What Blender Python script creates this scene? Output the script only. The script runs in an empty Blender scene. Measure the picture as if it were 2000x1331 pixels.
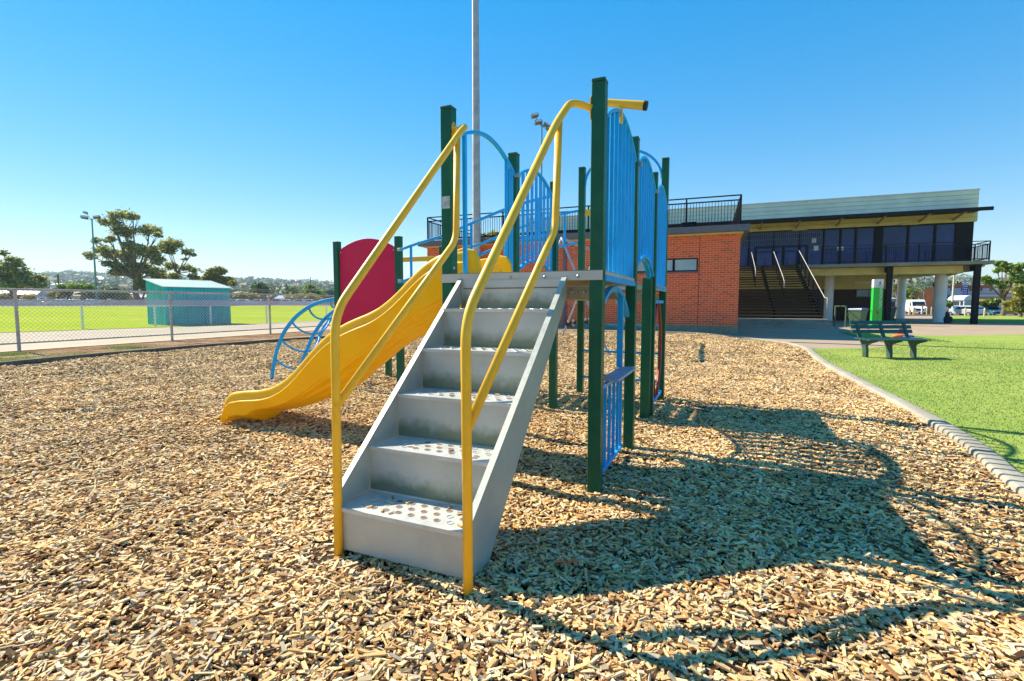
import bpy, bmesh, math, random
import numpy as np
from mathutils import Vector, Matrix
random.seed(7)
RS = np.random.RandomState(11)
SC = bpy.context.scene
COL = SC.collection
rad = math.radians

# ------------------------------------------------------------------ camera numbers
F_PX, PITCH, EYE = 968.5, rad(4.28), 1.35
def at(px, py, Y):
    """world point seen at pixel (px,py) of the 2000x1331 photo, Y metres ahead of the camera"""
    dx = (px-1000)/F_PX; dz = -(py-665.5)/F_PX
    d = Vector((dx, math.cos(PITCH)+dz*math.sin(PITCH), -math.sin(PITCH)+dz*math.cos(PITCH)))
    t = Y/d.y
    return Vector((d.x*t, Y, d.z*t+EYE))
def onground(px, py, z=0.0):
    dx = (px-1000)/F_PX; dz = -(py-665.5)/F_PX
    d = Vector((dx, math.cos(PITCH)+dz*math.sin(PITCH), -math.sin(PITCH)+dz*math.cos(PITCH)))
    t = (z-EYE)/d.z
    return Vector((d.x*t, d.y*t, z))

# ------------------------------------------------------------------ materials
def new_mat(name):
    m = bpy.data.materials.new(name); m.use_nodes = True
    nt = m.node_tree; nt.nodes.clear()
    out = nt.nodes.new('ShaderNodeOutputMaterial')
    b = nt.nodes.new('ShaderNodeBsdfPrincipled')
    nt.links.new(b.outputs[0], out.inputs[0])
    return m, nt, b
def N(nt, t, **kw):
    n = nt.nodes.new(t)
    for k, v in kw.items(): setattr(n, k, v)
    return n
def ramp(nt, stops, fac=None, interp='LINEAR'):
    r = N(nt, 'ShaderNodeValToRGB'); r.color_ramp.interpolation = interp
    e = r.color_ramp.elements
    while len(e) < len(stops): e.new(0.5)
    for i, (p, c) in enumerate(stops):
        e[i].position = p; e[i].color = (c[0], c[1], c[2], 1)
    if fac is not None: nt.links.new(fac, r.inputs[0])
    return r
def coord(nt, scale=(1,1,1), kind='Object'):
    tc = N(nt, 'ShaderNodeTexCoord'); mp = N(nt, 'ShaderNodeMapping')
    mp.inputs['Scale'].default_value = scale
    nt.links.new(tc.outputs[kind], mp.inputs[0]); return mp.outputs[0]
def noise(nt, vec, scale, detail=4, rough=0.55):
    n = N(nt, 'ShaderNodeTexNoise'); n.inputs['Scale'].default_value = scale
    n.inputs['Detail'].default_value = detail; n.inputs['Roughness'].default_value = rough
    nt.links.new(vec, n.inputs['Vector']); return n.outputs['Fac']
def bump(nt, h, b, strength=0.3, dist=0.01):
    n = N(nt, 'ShaderNodeBump'); n.inputs['Strength'].default_value = strength; n.inputs['Distance'].default_value = dist
    nt.links.new(h, n.inputs['Height']); nt.links.new(n.outputs[0], b.inputs['Normal']); return n
def mixc(nt, fac, a, b, mode='MIX'):
    n = N(nt, 'ShaderNodeMix', data_type='RGBA', blend_type=mode)
    for s, v in ((0, fac), (6, a), (7, b)):
        if isinstance(v, (int, float)): n.inputs[s].default_value = v
        elif isinstance(v, (tuple, list)): n.inputs[s].default_value = (v[0], v[1], v[2], 1)
        else: nt.links.new(v, n.inputs[s])
    return n.outputs[2]
def painted(name, col, rough=0.35, metal=0.0, var=0.12, scale=6, wear=None, bmp=0.04, spec=0.5, coat=0.0):
    """paint / plastic / metal with mottling, faint unevenness and optional worn specks"""
    m, nt, b = new_mat(name)
    v = coord(nt)
    f = noise(nt, v, scale, 5)
    dark = tuple(c*(1-var) for c in col); lite = tuple(min(1, c*(1+var)+0.004) for c in col)
    r = ramp(nt, [(0.3, dark), (0.7, lite)], f)
    c = r.outputs[0]
    f2 = noise(nt, v, scale*9, 3, 0.7)
    if wear:
        rr = ramp(nt, [(wear[1], (0,0,0)), (wear[1]+0.03, (1,1,1))], f2)
        c = mixc(nt, rr.outputs[0], c, wear[0])
    nt.links.new(c, b.inputs['Base Color'])
    rr = ramp(nt, [(0.3, (rough*0.8,)*3), (0.7, (min(1, rough*1.25),)*3)], f2)
    nt.links.new(rr.outputs[0], b.inputs['Roughness'])
    b.inputs['Metallic'].default_value = metal
    b.inputs['Specular IOR Level'].default_value = spec
    b.inputs['Coat Weight'].default_value = coat
    if bmp: bump(nt, f2, b, bmp, 0.01)
    return m
M = {}
M['green'] = painted('green_paint', (0.005, 0.105, 0.048), 0.40, spec=0.3, var=0.14, wear=((0.10, 0.12, 0.07), 0.79))
M['green_cap'] = painted('green_plastic_cap', (0.02, 0.10, 0.06), 0.5)
M['blue'] = painted('blue_powder_coat', (0.004, 0.38, 0.84), 0.38, spec=0.3, var=0.10, wear=((0.25, 0.38, 0.48), 0.78))
M['blue_shelf'] = painted('grey_blue_board', (0.34, 0.37, 0.50), 0.5)
M['yellow'] = painted('yellow_powder_coat', (0.92, 0.52, 0.03), 0.40, spec=0.35, var=0.08, wear=((0.10, 0.08, 0.07), 0.73))
def slide_mat():
    m, nt, b = new_mat('yellow_moulded_plastic'); v = coord(nt)
    f = noise(nt, v, 2.2, 6, 0.65); r = ramp(nt, [(0.3, (0.95, 0.48, 0.003)), (0.55, (1.0, 0.58, 0.004)), (0.75, (0.98, 0.64, 0.05))], f)
    st = noise(nt, coord(nt, (1.2, 9, 9)), 5, 6, 0.75); rs = ramp(nt, [(0.60, (0,0,0)), (0.72, (0.5,0.5,0.5))], st)      # long scuffs
    c = mixc(nt, rs.outputs[0], r.outputs[0], (0.80, 0.62, 0.30))
    sp = noise(nt, v, 70, 2, 0.5); rp_ = ramp(nt, [(0.70, (0,0,0)), (0.76, (0.6,0.6,0.6))], sp); c = mixc(nt, rp_.outputs[0], c, (0.35, 0.2, 0.05))
    nt.links.new(c, b.inputs['Base Color']); rr = ramp(nt, [(0.4, (0.28,)*3), (0.7, (0.55,)*3)], st); nt.links.new(rr.outputs[0], b.inputs['Roughness'])
    b.inputs['Specular IOR Level'].default_value = 0.35; bump(nt, st, b, 0.08, 0.01)
    out = [n for n in nt.nodes if n.type == 'OUTPUT_MATERIAL'][0]; tr = N(nt, 'ShaderNodeBsdfTranslucent'); tr.inputs[0].default_value = (1.0, 0.80, 0.08, 1)
    ms = N(nt, 'ShaderNodeMixShader'); ms.inputs[0].default_value = 0.16; nt.links.new(b.outputs[0], ms.inputs[1]); nt.links.new(tr.outputs[0], ms.inputs[2]); nt.links.new(ms.outputs[0], out.inputs[0]); return m
M['slide'] = slide_mat()
M['red'] = painted('red_plastic_board', (0.58, 0.008, 0.07), 0.45, spec=0.25, var=0.08, scale=2)
M['redpole'] = painted('dark_red_paint', (0.33, 0.03, 0.02), 0.4)
M['bolt'] = painted('zinc_bolt', (0.45, 0.45, 0.42), 0.4, 0.8)
M['black'] = painted('black_paint', (0.008, 0.009, 0.014), 0.5, spec=0.2)
M['blackrub'] = painted('black_rubber', (0.02, 0.02, 0.02), 0.7)
M['galv'] = painted('galvanised_steel', (0.40, 0.41, 0.40), 0.5, 0.35, var=0.2, scale=4)
M['fencepipe'] = painted('weathered_galvanised_pipe', (0.46, 0.43, 0.37), 0.7, 0.1, var=0.3, scale=3, wear=((0.22, 0.10, 0.05), 0.66))
M['wire'] = painted('galvanised_wire', (0.66, 0.66, 0.64), 0.5, 0.2)
M['white'] = painted('white_paint', (0.75, 0.76, 0.74), 0.5, var=0.06)
M['sticker'] = painted('faded_sticker', (0.35, 0.48, 0.50), 0.5, var=0.3, scale=30)
M['darkgreenslat'] = painted('dark_green_slats', (0.020, 0.085, 0.085), 0.4, var=0.15)
M['castgreen'] = painted('green_cast_frame', (0.035, 0.075, 0.060), 0.5, var=0.2, wear=((0.2, 0.2, 0.18), 0.68))
M['brown_beam'] = painted('tan_steel_channel', (0.42, 0.36, 0.22), 0.6, 0.1, var=0.25, wear=((0.28, 0.13, 0.04), 0.62))

def steel_mat():
    m, nt, b = new_mat('stair_steel')
    v = coord(nt)
    f = noise(nt, v, 3.0, 6, 0.6)
    r = ramp(nt, [(0.25, (0.42, 0.42, 0.36)), (0.5, (0.53, 0.53, 0.47)), (0.8, (0.60, 0.60, 0.54))], f)
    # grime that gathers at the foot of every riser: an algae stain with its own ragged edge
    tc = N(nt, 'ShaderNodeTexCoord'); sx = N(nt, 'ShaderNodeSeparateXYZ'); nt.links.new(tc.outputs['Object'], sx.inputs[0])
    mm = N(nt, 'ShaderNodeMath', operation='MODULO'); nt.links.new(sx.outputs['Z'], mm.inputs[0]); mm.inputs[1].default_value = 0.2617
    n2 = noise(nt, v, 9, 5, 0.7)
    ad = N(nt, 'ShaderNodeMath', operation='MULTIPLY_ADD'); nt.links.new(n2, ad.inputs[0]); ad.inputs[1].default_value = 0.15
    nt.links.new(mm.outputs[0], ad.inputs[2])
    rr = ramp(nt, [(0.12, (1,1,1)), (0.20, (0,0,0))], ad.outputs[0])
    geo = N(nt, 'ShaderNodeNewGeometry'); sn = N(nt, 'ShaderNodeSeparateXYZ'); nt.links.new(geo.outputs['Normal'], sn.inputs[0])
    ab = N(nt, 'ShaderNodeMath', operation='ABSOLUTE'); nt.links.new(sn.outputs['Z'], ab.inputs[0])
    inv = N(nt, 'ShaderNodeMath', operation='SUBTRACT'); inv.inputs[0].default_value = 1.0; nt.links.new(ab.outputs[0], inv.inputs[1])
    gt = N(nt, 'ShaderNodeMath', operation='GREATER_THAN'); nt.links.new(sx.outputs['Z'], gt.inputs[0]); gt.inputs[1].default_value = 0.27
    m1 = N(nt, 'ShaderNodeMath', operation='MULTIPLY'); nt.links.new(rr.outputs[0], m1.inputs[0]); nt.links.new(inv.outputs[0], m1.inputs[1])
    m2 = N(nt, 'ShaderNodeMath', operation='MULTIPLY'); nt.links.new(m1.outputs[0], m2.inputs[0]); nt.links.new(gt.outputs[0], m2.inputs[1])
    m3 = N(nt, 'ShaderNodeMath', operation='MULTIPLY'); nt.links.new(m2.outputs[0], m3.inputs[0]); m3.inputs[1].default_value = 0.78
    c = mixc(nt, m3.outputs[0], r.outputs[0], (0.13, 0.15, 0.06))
    nt.links.new(c, b.inputs['Base Color'])
    b.inputs['Metallic'].default_value = 0.25; b.inputs['Roughness'].default_value = 0.42
    bump(nt, noise(nt, v, 40, 4), b, 0.05, 0.005)
    return m
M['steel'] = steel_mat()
M['steelside'] = painted('stringer_steel', (0.44, 0.46, 0.41), 0.45, 0.25, var=0.12, scale=3)
M['steelrim'] = painted('bright_worn_steel', (0.60, 0.61, 0.57), 0.38, 0.25, var=0.15, scale=8)
M['rust'] = painted('rusty_steel', (0.22, 0.10, 0.05), 0.8, 0.1, var=0.3, scale=30)
M['ringwear'] = painted('bare_worn_metal', (0.40, 0.38, 0.33), 0.55, 0.2, var=0.25, scale=30)

def two_tone(name, stops, sc1, sc2, rough=0.9, bmp=0.3, dist=0.02, spec=0.2, stretch=(1,1,1), detail=6, mixf=0.5):
    m, nt, b = new_mat(name); v = coord(nt, stretch)
    a = noise(nt, v, sc1, detail, 0.6); c = noise(nt, v, sc2, detail, 0.7)
    mx = N(nt, 'ShaderNodeMix', data_type='FLOAT'); mx.inputs[0].default_value = mixf
    nt.links.new(a, mx.inputs[2]); nt.links.new(c, mx.inputs[3])
    r = ramp(nt, stops, mx.outputs[0]); nt.links.new(r.outputs[0], b.inputs['Base Color'])
    b.inputs['Roughness'].default_value = rough; b.inputs['Specular IOR Level'].default_value = spec
    bump(nt, c, b, bmp, dist); return m
M['concrete'] = two_tone('kerb_concrete', [(0.3, (0.20, 0.18, 0.14)), (0.5, (0.33, 0.30, 0.24)), (0.7, (0.44, 0.41, 0.33))], 1.5, 30, 0.85, 0.3, 0.01)
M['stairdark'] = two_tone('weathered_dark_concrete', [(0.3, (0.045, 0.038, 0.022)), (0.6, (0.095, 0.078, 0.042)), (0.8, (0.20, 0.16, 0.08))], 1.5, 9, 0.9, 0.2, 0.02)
M['concrete_old'] = two_tone('stained_concrete', [(0.3, (0.13, 0.13, 0.10)), (0.5, (0.24, 0.23, 0.17)), (0.72, (0.36, 0.34, 0.27))], 0.8, 9, 0.85, 0.2, 0.02)
M['kerb_old'] = two_tone('weathered_kerb', [(0.3, (0.06, 0.05, 0.04)), (0.5, (0.13, 0.11, 0.085)), (0.7, (0.22, 0.19, 0.15))], 1.5, 20, 0.9, 0.4, 0.02)
M['path'] = two_tone('pinkish_paving', [(0.3, (0.29, 0.21, 0.15)), (0.5, (0.36, 0.27, 0.19)), (0.7, (0.42, 0.33, 0.24))], 0.5, 25, 0.9, 0.15, 0.005)
M['dirt'] = two_tone('red_brown_dirt', [(0.34, (0.12, 0.065, 0.035)), (0.45, (0.25, 0.145, 0.08)), (0.54, (0.38, 0.25, 0.15)), (0.66, (0.48, 0.37, 0.25))], 0.9, 9, 1.0, 1.0, 0.05, spec=0.0)
M['track'] = two_tone('pale_gravel_track', [(0.3, (0.34, 0.27, 0.19)), (0.5, (0.42, 0.35, 0.26)), (0.7, (0.50, 0.43, 0.33))], 0.4, 20, 0.95, 0.3, 0.02)
M['asphalt'] = two_tone('grey_asphalt', [(0.3, (0.045, 0.045, 0.045)), (0.7, (0.09, 0.088, 0.085))], 0.5, 20, 0.9, 0.3, 0.01)
M['lawn'] = two_tone('mown_lawn', [(0.30, (0.14, 0.22, 0.045)), (0.45, (0.22, 0.31, 0.065)), (0.56, (0.31, 0.37, 0.09)), (0.70, (0.46, 0.45, 0.18))], 0.45, 32, 1.0, 0.4, 0.02, spec=0.0, mixf=0.55)
M['field'] = two_tone('oval_turf', [(0.32, (0.20, 0.29, 0.02)), (0.45, (0.29, 0.37, 0.028)), (0.55, (0.35, 0.40, 0.04)), (0.66, (0.46, 0.44, 0.12))], 0.10, 1.2, 1.0, 0.4, 0.03, spec=0.0, stretch=(0.6, 1.6, 1))
M['barkbase'] = two_tone('chip_bed_soil', [(0.3, (0.015, 0.009, 0.005)), (0.5, (0.05, 0.03, 0.016)), (0.7, (0.13, 0.08, 0.04))], 8, 45, 0.95, 0.9, 0.03)
M['bark_trunk'] = two_tone('tree_bark', [(0.3, (0.10, 0.065, 0.04)), (0.6, (0.26, 0.19, 0.13)), (0.8, (0.36, 0.28, 0.2))], 0.6, 3, 0.9, 0.5, 0.1, stretch=(1,1,0.25))

def island_mat(name, stops, rough=0.7, bmp=None, trans=0.0, spec=0.3, big=None):
    m, nt, b = new_mat(name)
    g = N(nt, 'ShaderNodeNewGeometry')
    fac = g.outputs['Random Per Island']
    r = ramp(nt, stops, fac); c = r.outputs[0]
    v = coord(nt)
    if big:
        f = noise(nt, v, big, 3)
        rr = ramp(nt, [(0.35, (0.80, 0.78, 0.76)), (0.65, (1.12, 1.1, 1.06))], f)
        c = mixc(nt, 1.0, c, rr.outputs[0], 'MULTIPLY')
    nt.links.new(c, b.inputs['Base Color'])
    b.inputs['Roughness'].default_value = rough; b.inputs['Specular IOR Level'].default_value = spec
    if bmp: bump(nt, noise(nt, v, bmp, 4, 0.7), b, 0.5, 0.004)
    if trans:
        out = [n for n in nt.nodes if n.type == 'OUTPUT_MATERIAL'][0]
        tr = N(nt, 'ShaderNodeBsdfTranslucent'); nt.links.new(c, tr.inputs[0])
        ms = N(nt, 'ShaderNodeMixShader'); ms.inputs[0].default_value = trans
        nt.links.new(b.outputs[0], ms.inputs[1]); nt.links.new(tr.outputs[0], ms.inputs[2]); nt.links.new(ms.outputs[0], out.inputs[0])
    return m
M['chips'] = island_mat('wood_chips', [(0.0, (0.06, 0.030, 0.016)), (0.07, (0.20, 0.10, 0.048)), (0.17, (0.48, 0.25, 0.10)), (0.34, (0.70, 0.44, 0.185)), (0.52, (0.80, 0.56, 0.265)),
                                       (0.70, (0.86, 0.66, 0.34)), (0.80, (0.48, 0.38, 0.27)), (0.90, (0.64, 0.52, 0.36)), (1.0, (0.93, 0.78, 0.48))], 0.85, 70, big=0.9, spec=0.15)
M['blades'] = island_mat('grass_blades', [(0.0, (0.20, 0.28, 0.07)), (0.4, (0.26, 0.345, 0.085)), (0.75, (0.32, 0.385, 0.11)), (1.0, (0.42, 0.42, 0.19))], 0.6, trans=0.3)
M['leaf_gum'] = island_mat('gum_leaves', [(0.0, (0.064, 0.112, 0.033)), (0.35, (0.175, 0.250, 0.071)), (0.7, (0.384, 0.416, 0.112)), (0.9, (0.640, 0.545, 0.193)), (1.0, (0.767, 0.512, 0.193))], 0.5, trans=0.5)
M['leaf_dark'] = island_mat('dark_leaves', [(0.0, (0.031, 0.068, 0.018)), (0.5, (0.076, 0.137, 0.032)), (1.0, (0.173, 0.251, 0.064))], 0.5, trans=0.2)
M['leaf_olive'] = island_mat('olive_leaves', [(0.0, (0.123, 0.137, 0.023)), (0.5, (0.287, 0.293, 0.055)), (1.0, (0.554, 0.469, 0.117))], 0.5, trans=0.4)
M['leaf_light'] = island_mat('light_green_leaves', [(0.0, (0.069, 0.131, 0.022)), (0.5, (0.196, 0.299, 0.041)), (1.0, (0.432, 0.524, 0.094))], 0.5, trans=0.4)
M['leaf_wood'] = island_mat('woodland_leaves', [(0.0, (0.033, 0.061, 0.021)), (0.5, (0.100, 0.147, 0.044)), (0.85, (0.217, 0.241, 0.078)), (1.0, (0.308, 0.259, 0.138))], 0.6, trans=0.15)

def brick_mat():
    m, nt, b = new_mat('red_brick')
    tc = N(nt, 'ShaderNodeTexCoord'); s = N(nt, 'ShaderNodeSeparateXYZ'); nt.links.new(tc.outputs['Object'], s.inputs[0])
    ad = N(nt, 'ShaderNodeMath', operation='ADD'); nt.links.new(s.outputs['X'], ad.inputs[0]); nt.links.new(s.outputs['Y'], ad.inputs[1])
    cb = N(nt, 'ShaderNodeCombineXYZ'); nt.links.new(ad.outputs[0], cb.inputs[0]); nt.links.new(s.outputs['Z'], cb.inputs[1])
    bt = N(nt, 'ShaderNodeTexBrick'); nt.links.new(cb.outputs[0], bt.inputs['Vector'])
    bt.inputs['Scale'].default_value = 1.0; bt.inputs['Brick Width'].default_value = 0.25; bt.inputs['Row Height'].default_value = 0.089
    bt.inputs['Mortar Size'].default_value = 0.009; bt.inputs['Mortar Smooth'].default_value = 0.3; bt.inputs['Bias'].default_value = -0.45
    bt.inputs['Color1'].default_value = (0.82, 0.135, 0.042, 1); bt.inputs['Color2'].default_value = (0.32, 0.075, 0.050, 1)
    bt.inputs['Mortar'].default_value = (0.70, 0.40, 0.27, 1)
    f = noise(nt, coord(nt), 0.9, 5, 0.65)
    rr = ramp(nt, [(0.55, (0,0,0)), (0.75, (0.3, 0.3, 0.3))], f)      # pale salt bloom
    c = mixc(nt, rr.outputs[0], bt.outputs['Color'], (0.50, 0.33, 0.28))
    f2 = noise(nt, coord(nt), 25, 3); r2 = ramp(nt, [(0.3, (0.8,)*3), (0.7, (1.2,)*3)], f2)
    c = mixc(nt, 1.0, c, r2.outputs[0], 'MULTIPLY')
    nt.links.new(c, b.inputs['Base Color']); b.inputs['Roughness'].default_value = 0.9; b.inputs['Specular IOR Level'].default_value = 0.1
    bump(nt, bt.outputs['Fac'], b, 0.6, -0.01)
    return m
M['brick'] = brick_mat()
def cladding(name, c1, period, axis='Z', line=0.35, depth=0.03, var=0.1, rough=0.5):
    """ribbed / boarded sheet: thin darker grooves along one object axis"""
    m, nt, b = new_mat(name)
    tc = N(nt, 'ShaderNodeTexCoord'); s = N(nt, 'ShaderNodeSeparateXYZ'); nt.links.new(tc.outputs['Object'], s.inputs[0])
    if axis == 'XY':
        ad = N(nt, 'ShaderNodeMath', operation='ADD'); nt.links.new(s.outputs['X'], ad.inputs[0]); nt.links.new(s.outputs['Y'], ad.inputs[1]); src = ad.outputs[0]
    else: src = s.outputs[axis]
    d = N(nt, 'ShaderNodeMath', operation='DIVIDE'); nt.links.new(src, d.inputs[0]); d.inputs[1].default_value = period
    fr = N(nt, 'ShaderNodeMath', operation='FRACT'); nt.links.new(d.outputs[0], fr.inputs[0])
    r = ramp(nt, [(0.0, (line,)*3), (0.06, (1,)*3), (0.94, (1,)*3), (1.0, (line,)*3)], fr.outputs[0])
    f = noise(nt, coord(nt), 1.2, 5); rr = ramp(nt, [(0.3, tuple(c*(1-var) for c in c1)), (0.7, tuple(c*(1+var) for c in c1))], f)
    c = mixc(nt, 1.0, rr.outputs[0], r.outputs[0], 'MULTIPLY')
    nt.links.new(c, b.inputs['Base Color']); b.inputs['Roughness'].default_value = rough
    bump(nt, r.outputs[0], b, 0.8, depth); return m
M['clad_grey'] = cladding('grey_green_boards', (0.70, 0.78, 0.62), 0.30)
M['clad_cream'] = cladding('cream_boards', (0.62, 0.58, 0.22), 0.45, line=0.6)
M['cream'] = painted('cream_render', (0.62, 0.54, 0.20), 0.7, var=0.12, scale=1.5)
M['teal_sheet'] = cladding('teal_ribbed_sheet', (0.004, 0.46, 0.52), 0.20, 'XY', 0.35)
M['teal_roof'] = cladding('pale_roof_sheet', (0.50, 0.64, 0.60), 0.40, 'XY', 0.8)
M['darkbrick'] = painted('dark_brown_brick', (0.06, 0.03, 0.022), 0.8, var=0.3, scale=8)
M['slabgrey'] = painted('grey_metal_fascia', (0.11, 0.12, 0.16), 0.5, var=0.1)
M['colwhite'] = painted('white_column_paint', (0.80, 0.82, 0.80), 0.6, var=0.08, scale=1.5)
def glass_mat(name, col, rough=0.06):
    m, nt, b = new_mat(name)
    f = noise(nt, coord(nt), 0.7, 3); r = ramp(nt, [(0.3, tuple(c*0.7 for c in col)), (0.7, tuple(c*1.3 for c in col))], f)
    nt.links.new(r.outputs[0], b.inputs['Base Color']); b.inputs['Roughness'].default_value = rough
    b.inputs['Specular IOR Level'].default_value = 0.35; return m
M['glass'] = glass_mat('dark_blue_tinted_glass', (0.018, 0.045, 0.18), 0.10)
M['frost'] = glass_mat('frosted_glass', (0.34, 0.47, 0.50), 0.4)
M['carglass'] = glass_mat('car_glass', (0.015, 0.02, 0.025))
M['tyre'] = painted('tyre_rubber', (0.018, 0.018, 0.018), 0.8)
M['rim'] = painted('alloy_rim', (0.45, 0.46, 0.47), 0.35, 0.7)
M['lampglass'] = painted('clear_lamp_cover', (0.65, 0.66, 0.66), 0.15)
M['taillight'] = painted('red_lamp_cover', (0.45, 0.02, 0.02), 0.2)
M['silver'] = painted('silver_car_paint', (0.48, 0.52, 0.56), 0.25, 0.3, var=0.03, coat=0.6)
M['vanwhite'] = painted('white_car_paint', (0.78, 0.79, 0.80), 0.25, var=0.03, coat=0.5)
M['tealcar'] = painted('teal_car_paint', (0.02, 0.17, 0.22), 0.25, 0.2, var=0.05, coat=0.7)
M['darkcar'] = painted('dark_car_paint', (0.04, 0.045, 0.055), 0.25, 0.2, var=0.05, coat=0.7)
M['bingreen'] = painted('green_bin_plastic', (0.055, 0.11, 0.060), 0.5, var=0.12)
M['binlid'] = painted('blue_bin_lid', (0.07, 0.17, 0.36), 0.4)
M['limegreen'] = painted('lime_green_sign_panel', (0.020, 0.50, 0.045), 0.4, var=0.04)
M['bollard'] = painted('yellow_timber_bollard', (0.62, 0.46, 0.20), 0.7, var=0.15)
M['teal_pole'] = painted('teal_grey_pole', (0.10, 0.24, 0.24), 0.5)
M['orange_wall'] = painted('orange_brick_wall', (0.52, 0.19, 0.07), 0.8, var=0.12)
M['redbrown'] = painted('red_brown_fascia', (0.27, 0.07, 0.04), 0.7)
M['greywall'] = painted('pale_grey_wall', (0.42, 0.42, 0.44), 0.7)
M['creamwall'] = painted('cream_wall', (0.60, 0.55, 0.42), 0.8)
M['roofpink'] = cladding('pale_pink_roof', (0.62, 0.50, 0.46), 0.6, 'XY', 0.8)
M['rooftan'] = painted('tan_tiled_roof', (0.36, 0.28, 0.19), 0.8, var=0.2, scale=3)
M['roofgrey'] = painted('grey_roof', (0.22, 0.24, 0.28), 0.7, var=0.2)
M['roofblue'] = painted('pale_blue_roof', (0.30, 0.38, 0.50), 0.5)
M['roofgreen'] = painted('green_shed_sheet', (0.06, 0.16, 0.13), 0.5)
M['roofred'] = painted('terracotta_roof', (0.40, 0.16, 0.09), 0.8)
M['skin'] = painted('skin', (0.45, 0.28, 0.2), 0.6)
M['clothdark'] = painted('dark_clothing', (0.02, 0.022, 0.03), 0.9)
M['clothred'] = painted('red_cloth', (0.55, 0.05, 0.03), 0.9)
M['clothblue'] = painted('blue_cloth', (0.05, 0.07, 0.3), 0.9)
M['clothorange'] = painted('orange_cloth', (0.75, 0.18, 0.04), 0.9)
M['wood_pole'] = painted('weathered_timber_pole', (0.10, 0.075, 0.06), 0.9, var=0.25)
for nm, c in (('blue1', (0.35, 0.62, 0.75)), ('blue2', (0.02, 0.04, 0.28)), ('blue3', (0.02, 0.10, 0.45)), ('blue4', (0.03, 0.30, 0.60))):
    M[nm] = painted('sign_'+nm, c, 0.4, var=0.05)
def band_mat():
    m, nt, b = new_mat('see_through_mesh_band')
    b.inputs['Base Color'].default_value = (0.50, 0.46, 0.56, 1); b.inputs['Roughness'].default_value = 0.8
    out = [n for n in nt.nodes if n.type == 'OUTPUT_MATERIAL'][0]
    tr = N(nt, 'ShaderNodeBsdfTransparent'); ms = N(nt, 'ShaderNodeMixShader')
    ck = N(nt, 'ShaderNodeTexChecker'); ck.inputs['Scale'].default_value = 60; nt.links.new(coord(nt), ck.inputs[0])
    r = ramp(nt, [(0, (0.5,)*3), (1, (0.85,)*3)], ck.outputs['Fac'])
    nt.links.new(r.outputs[0], ms.inputs[0]); nt.links.new(tr.outputs[0], ms.inputs[1]); nt.links.new(b.outputs[0], ms.inputs[2])
    nt.links.new(ms.outputs[0], out.inputs[0]); return m
M['band'] = band_mat()

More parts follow.
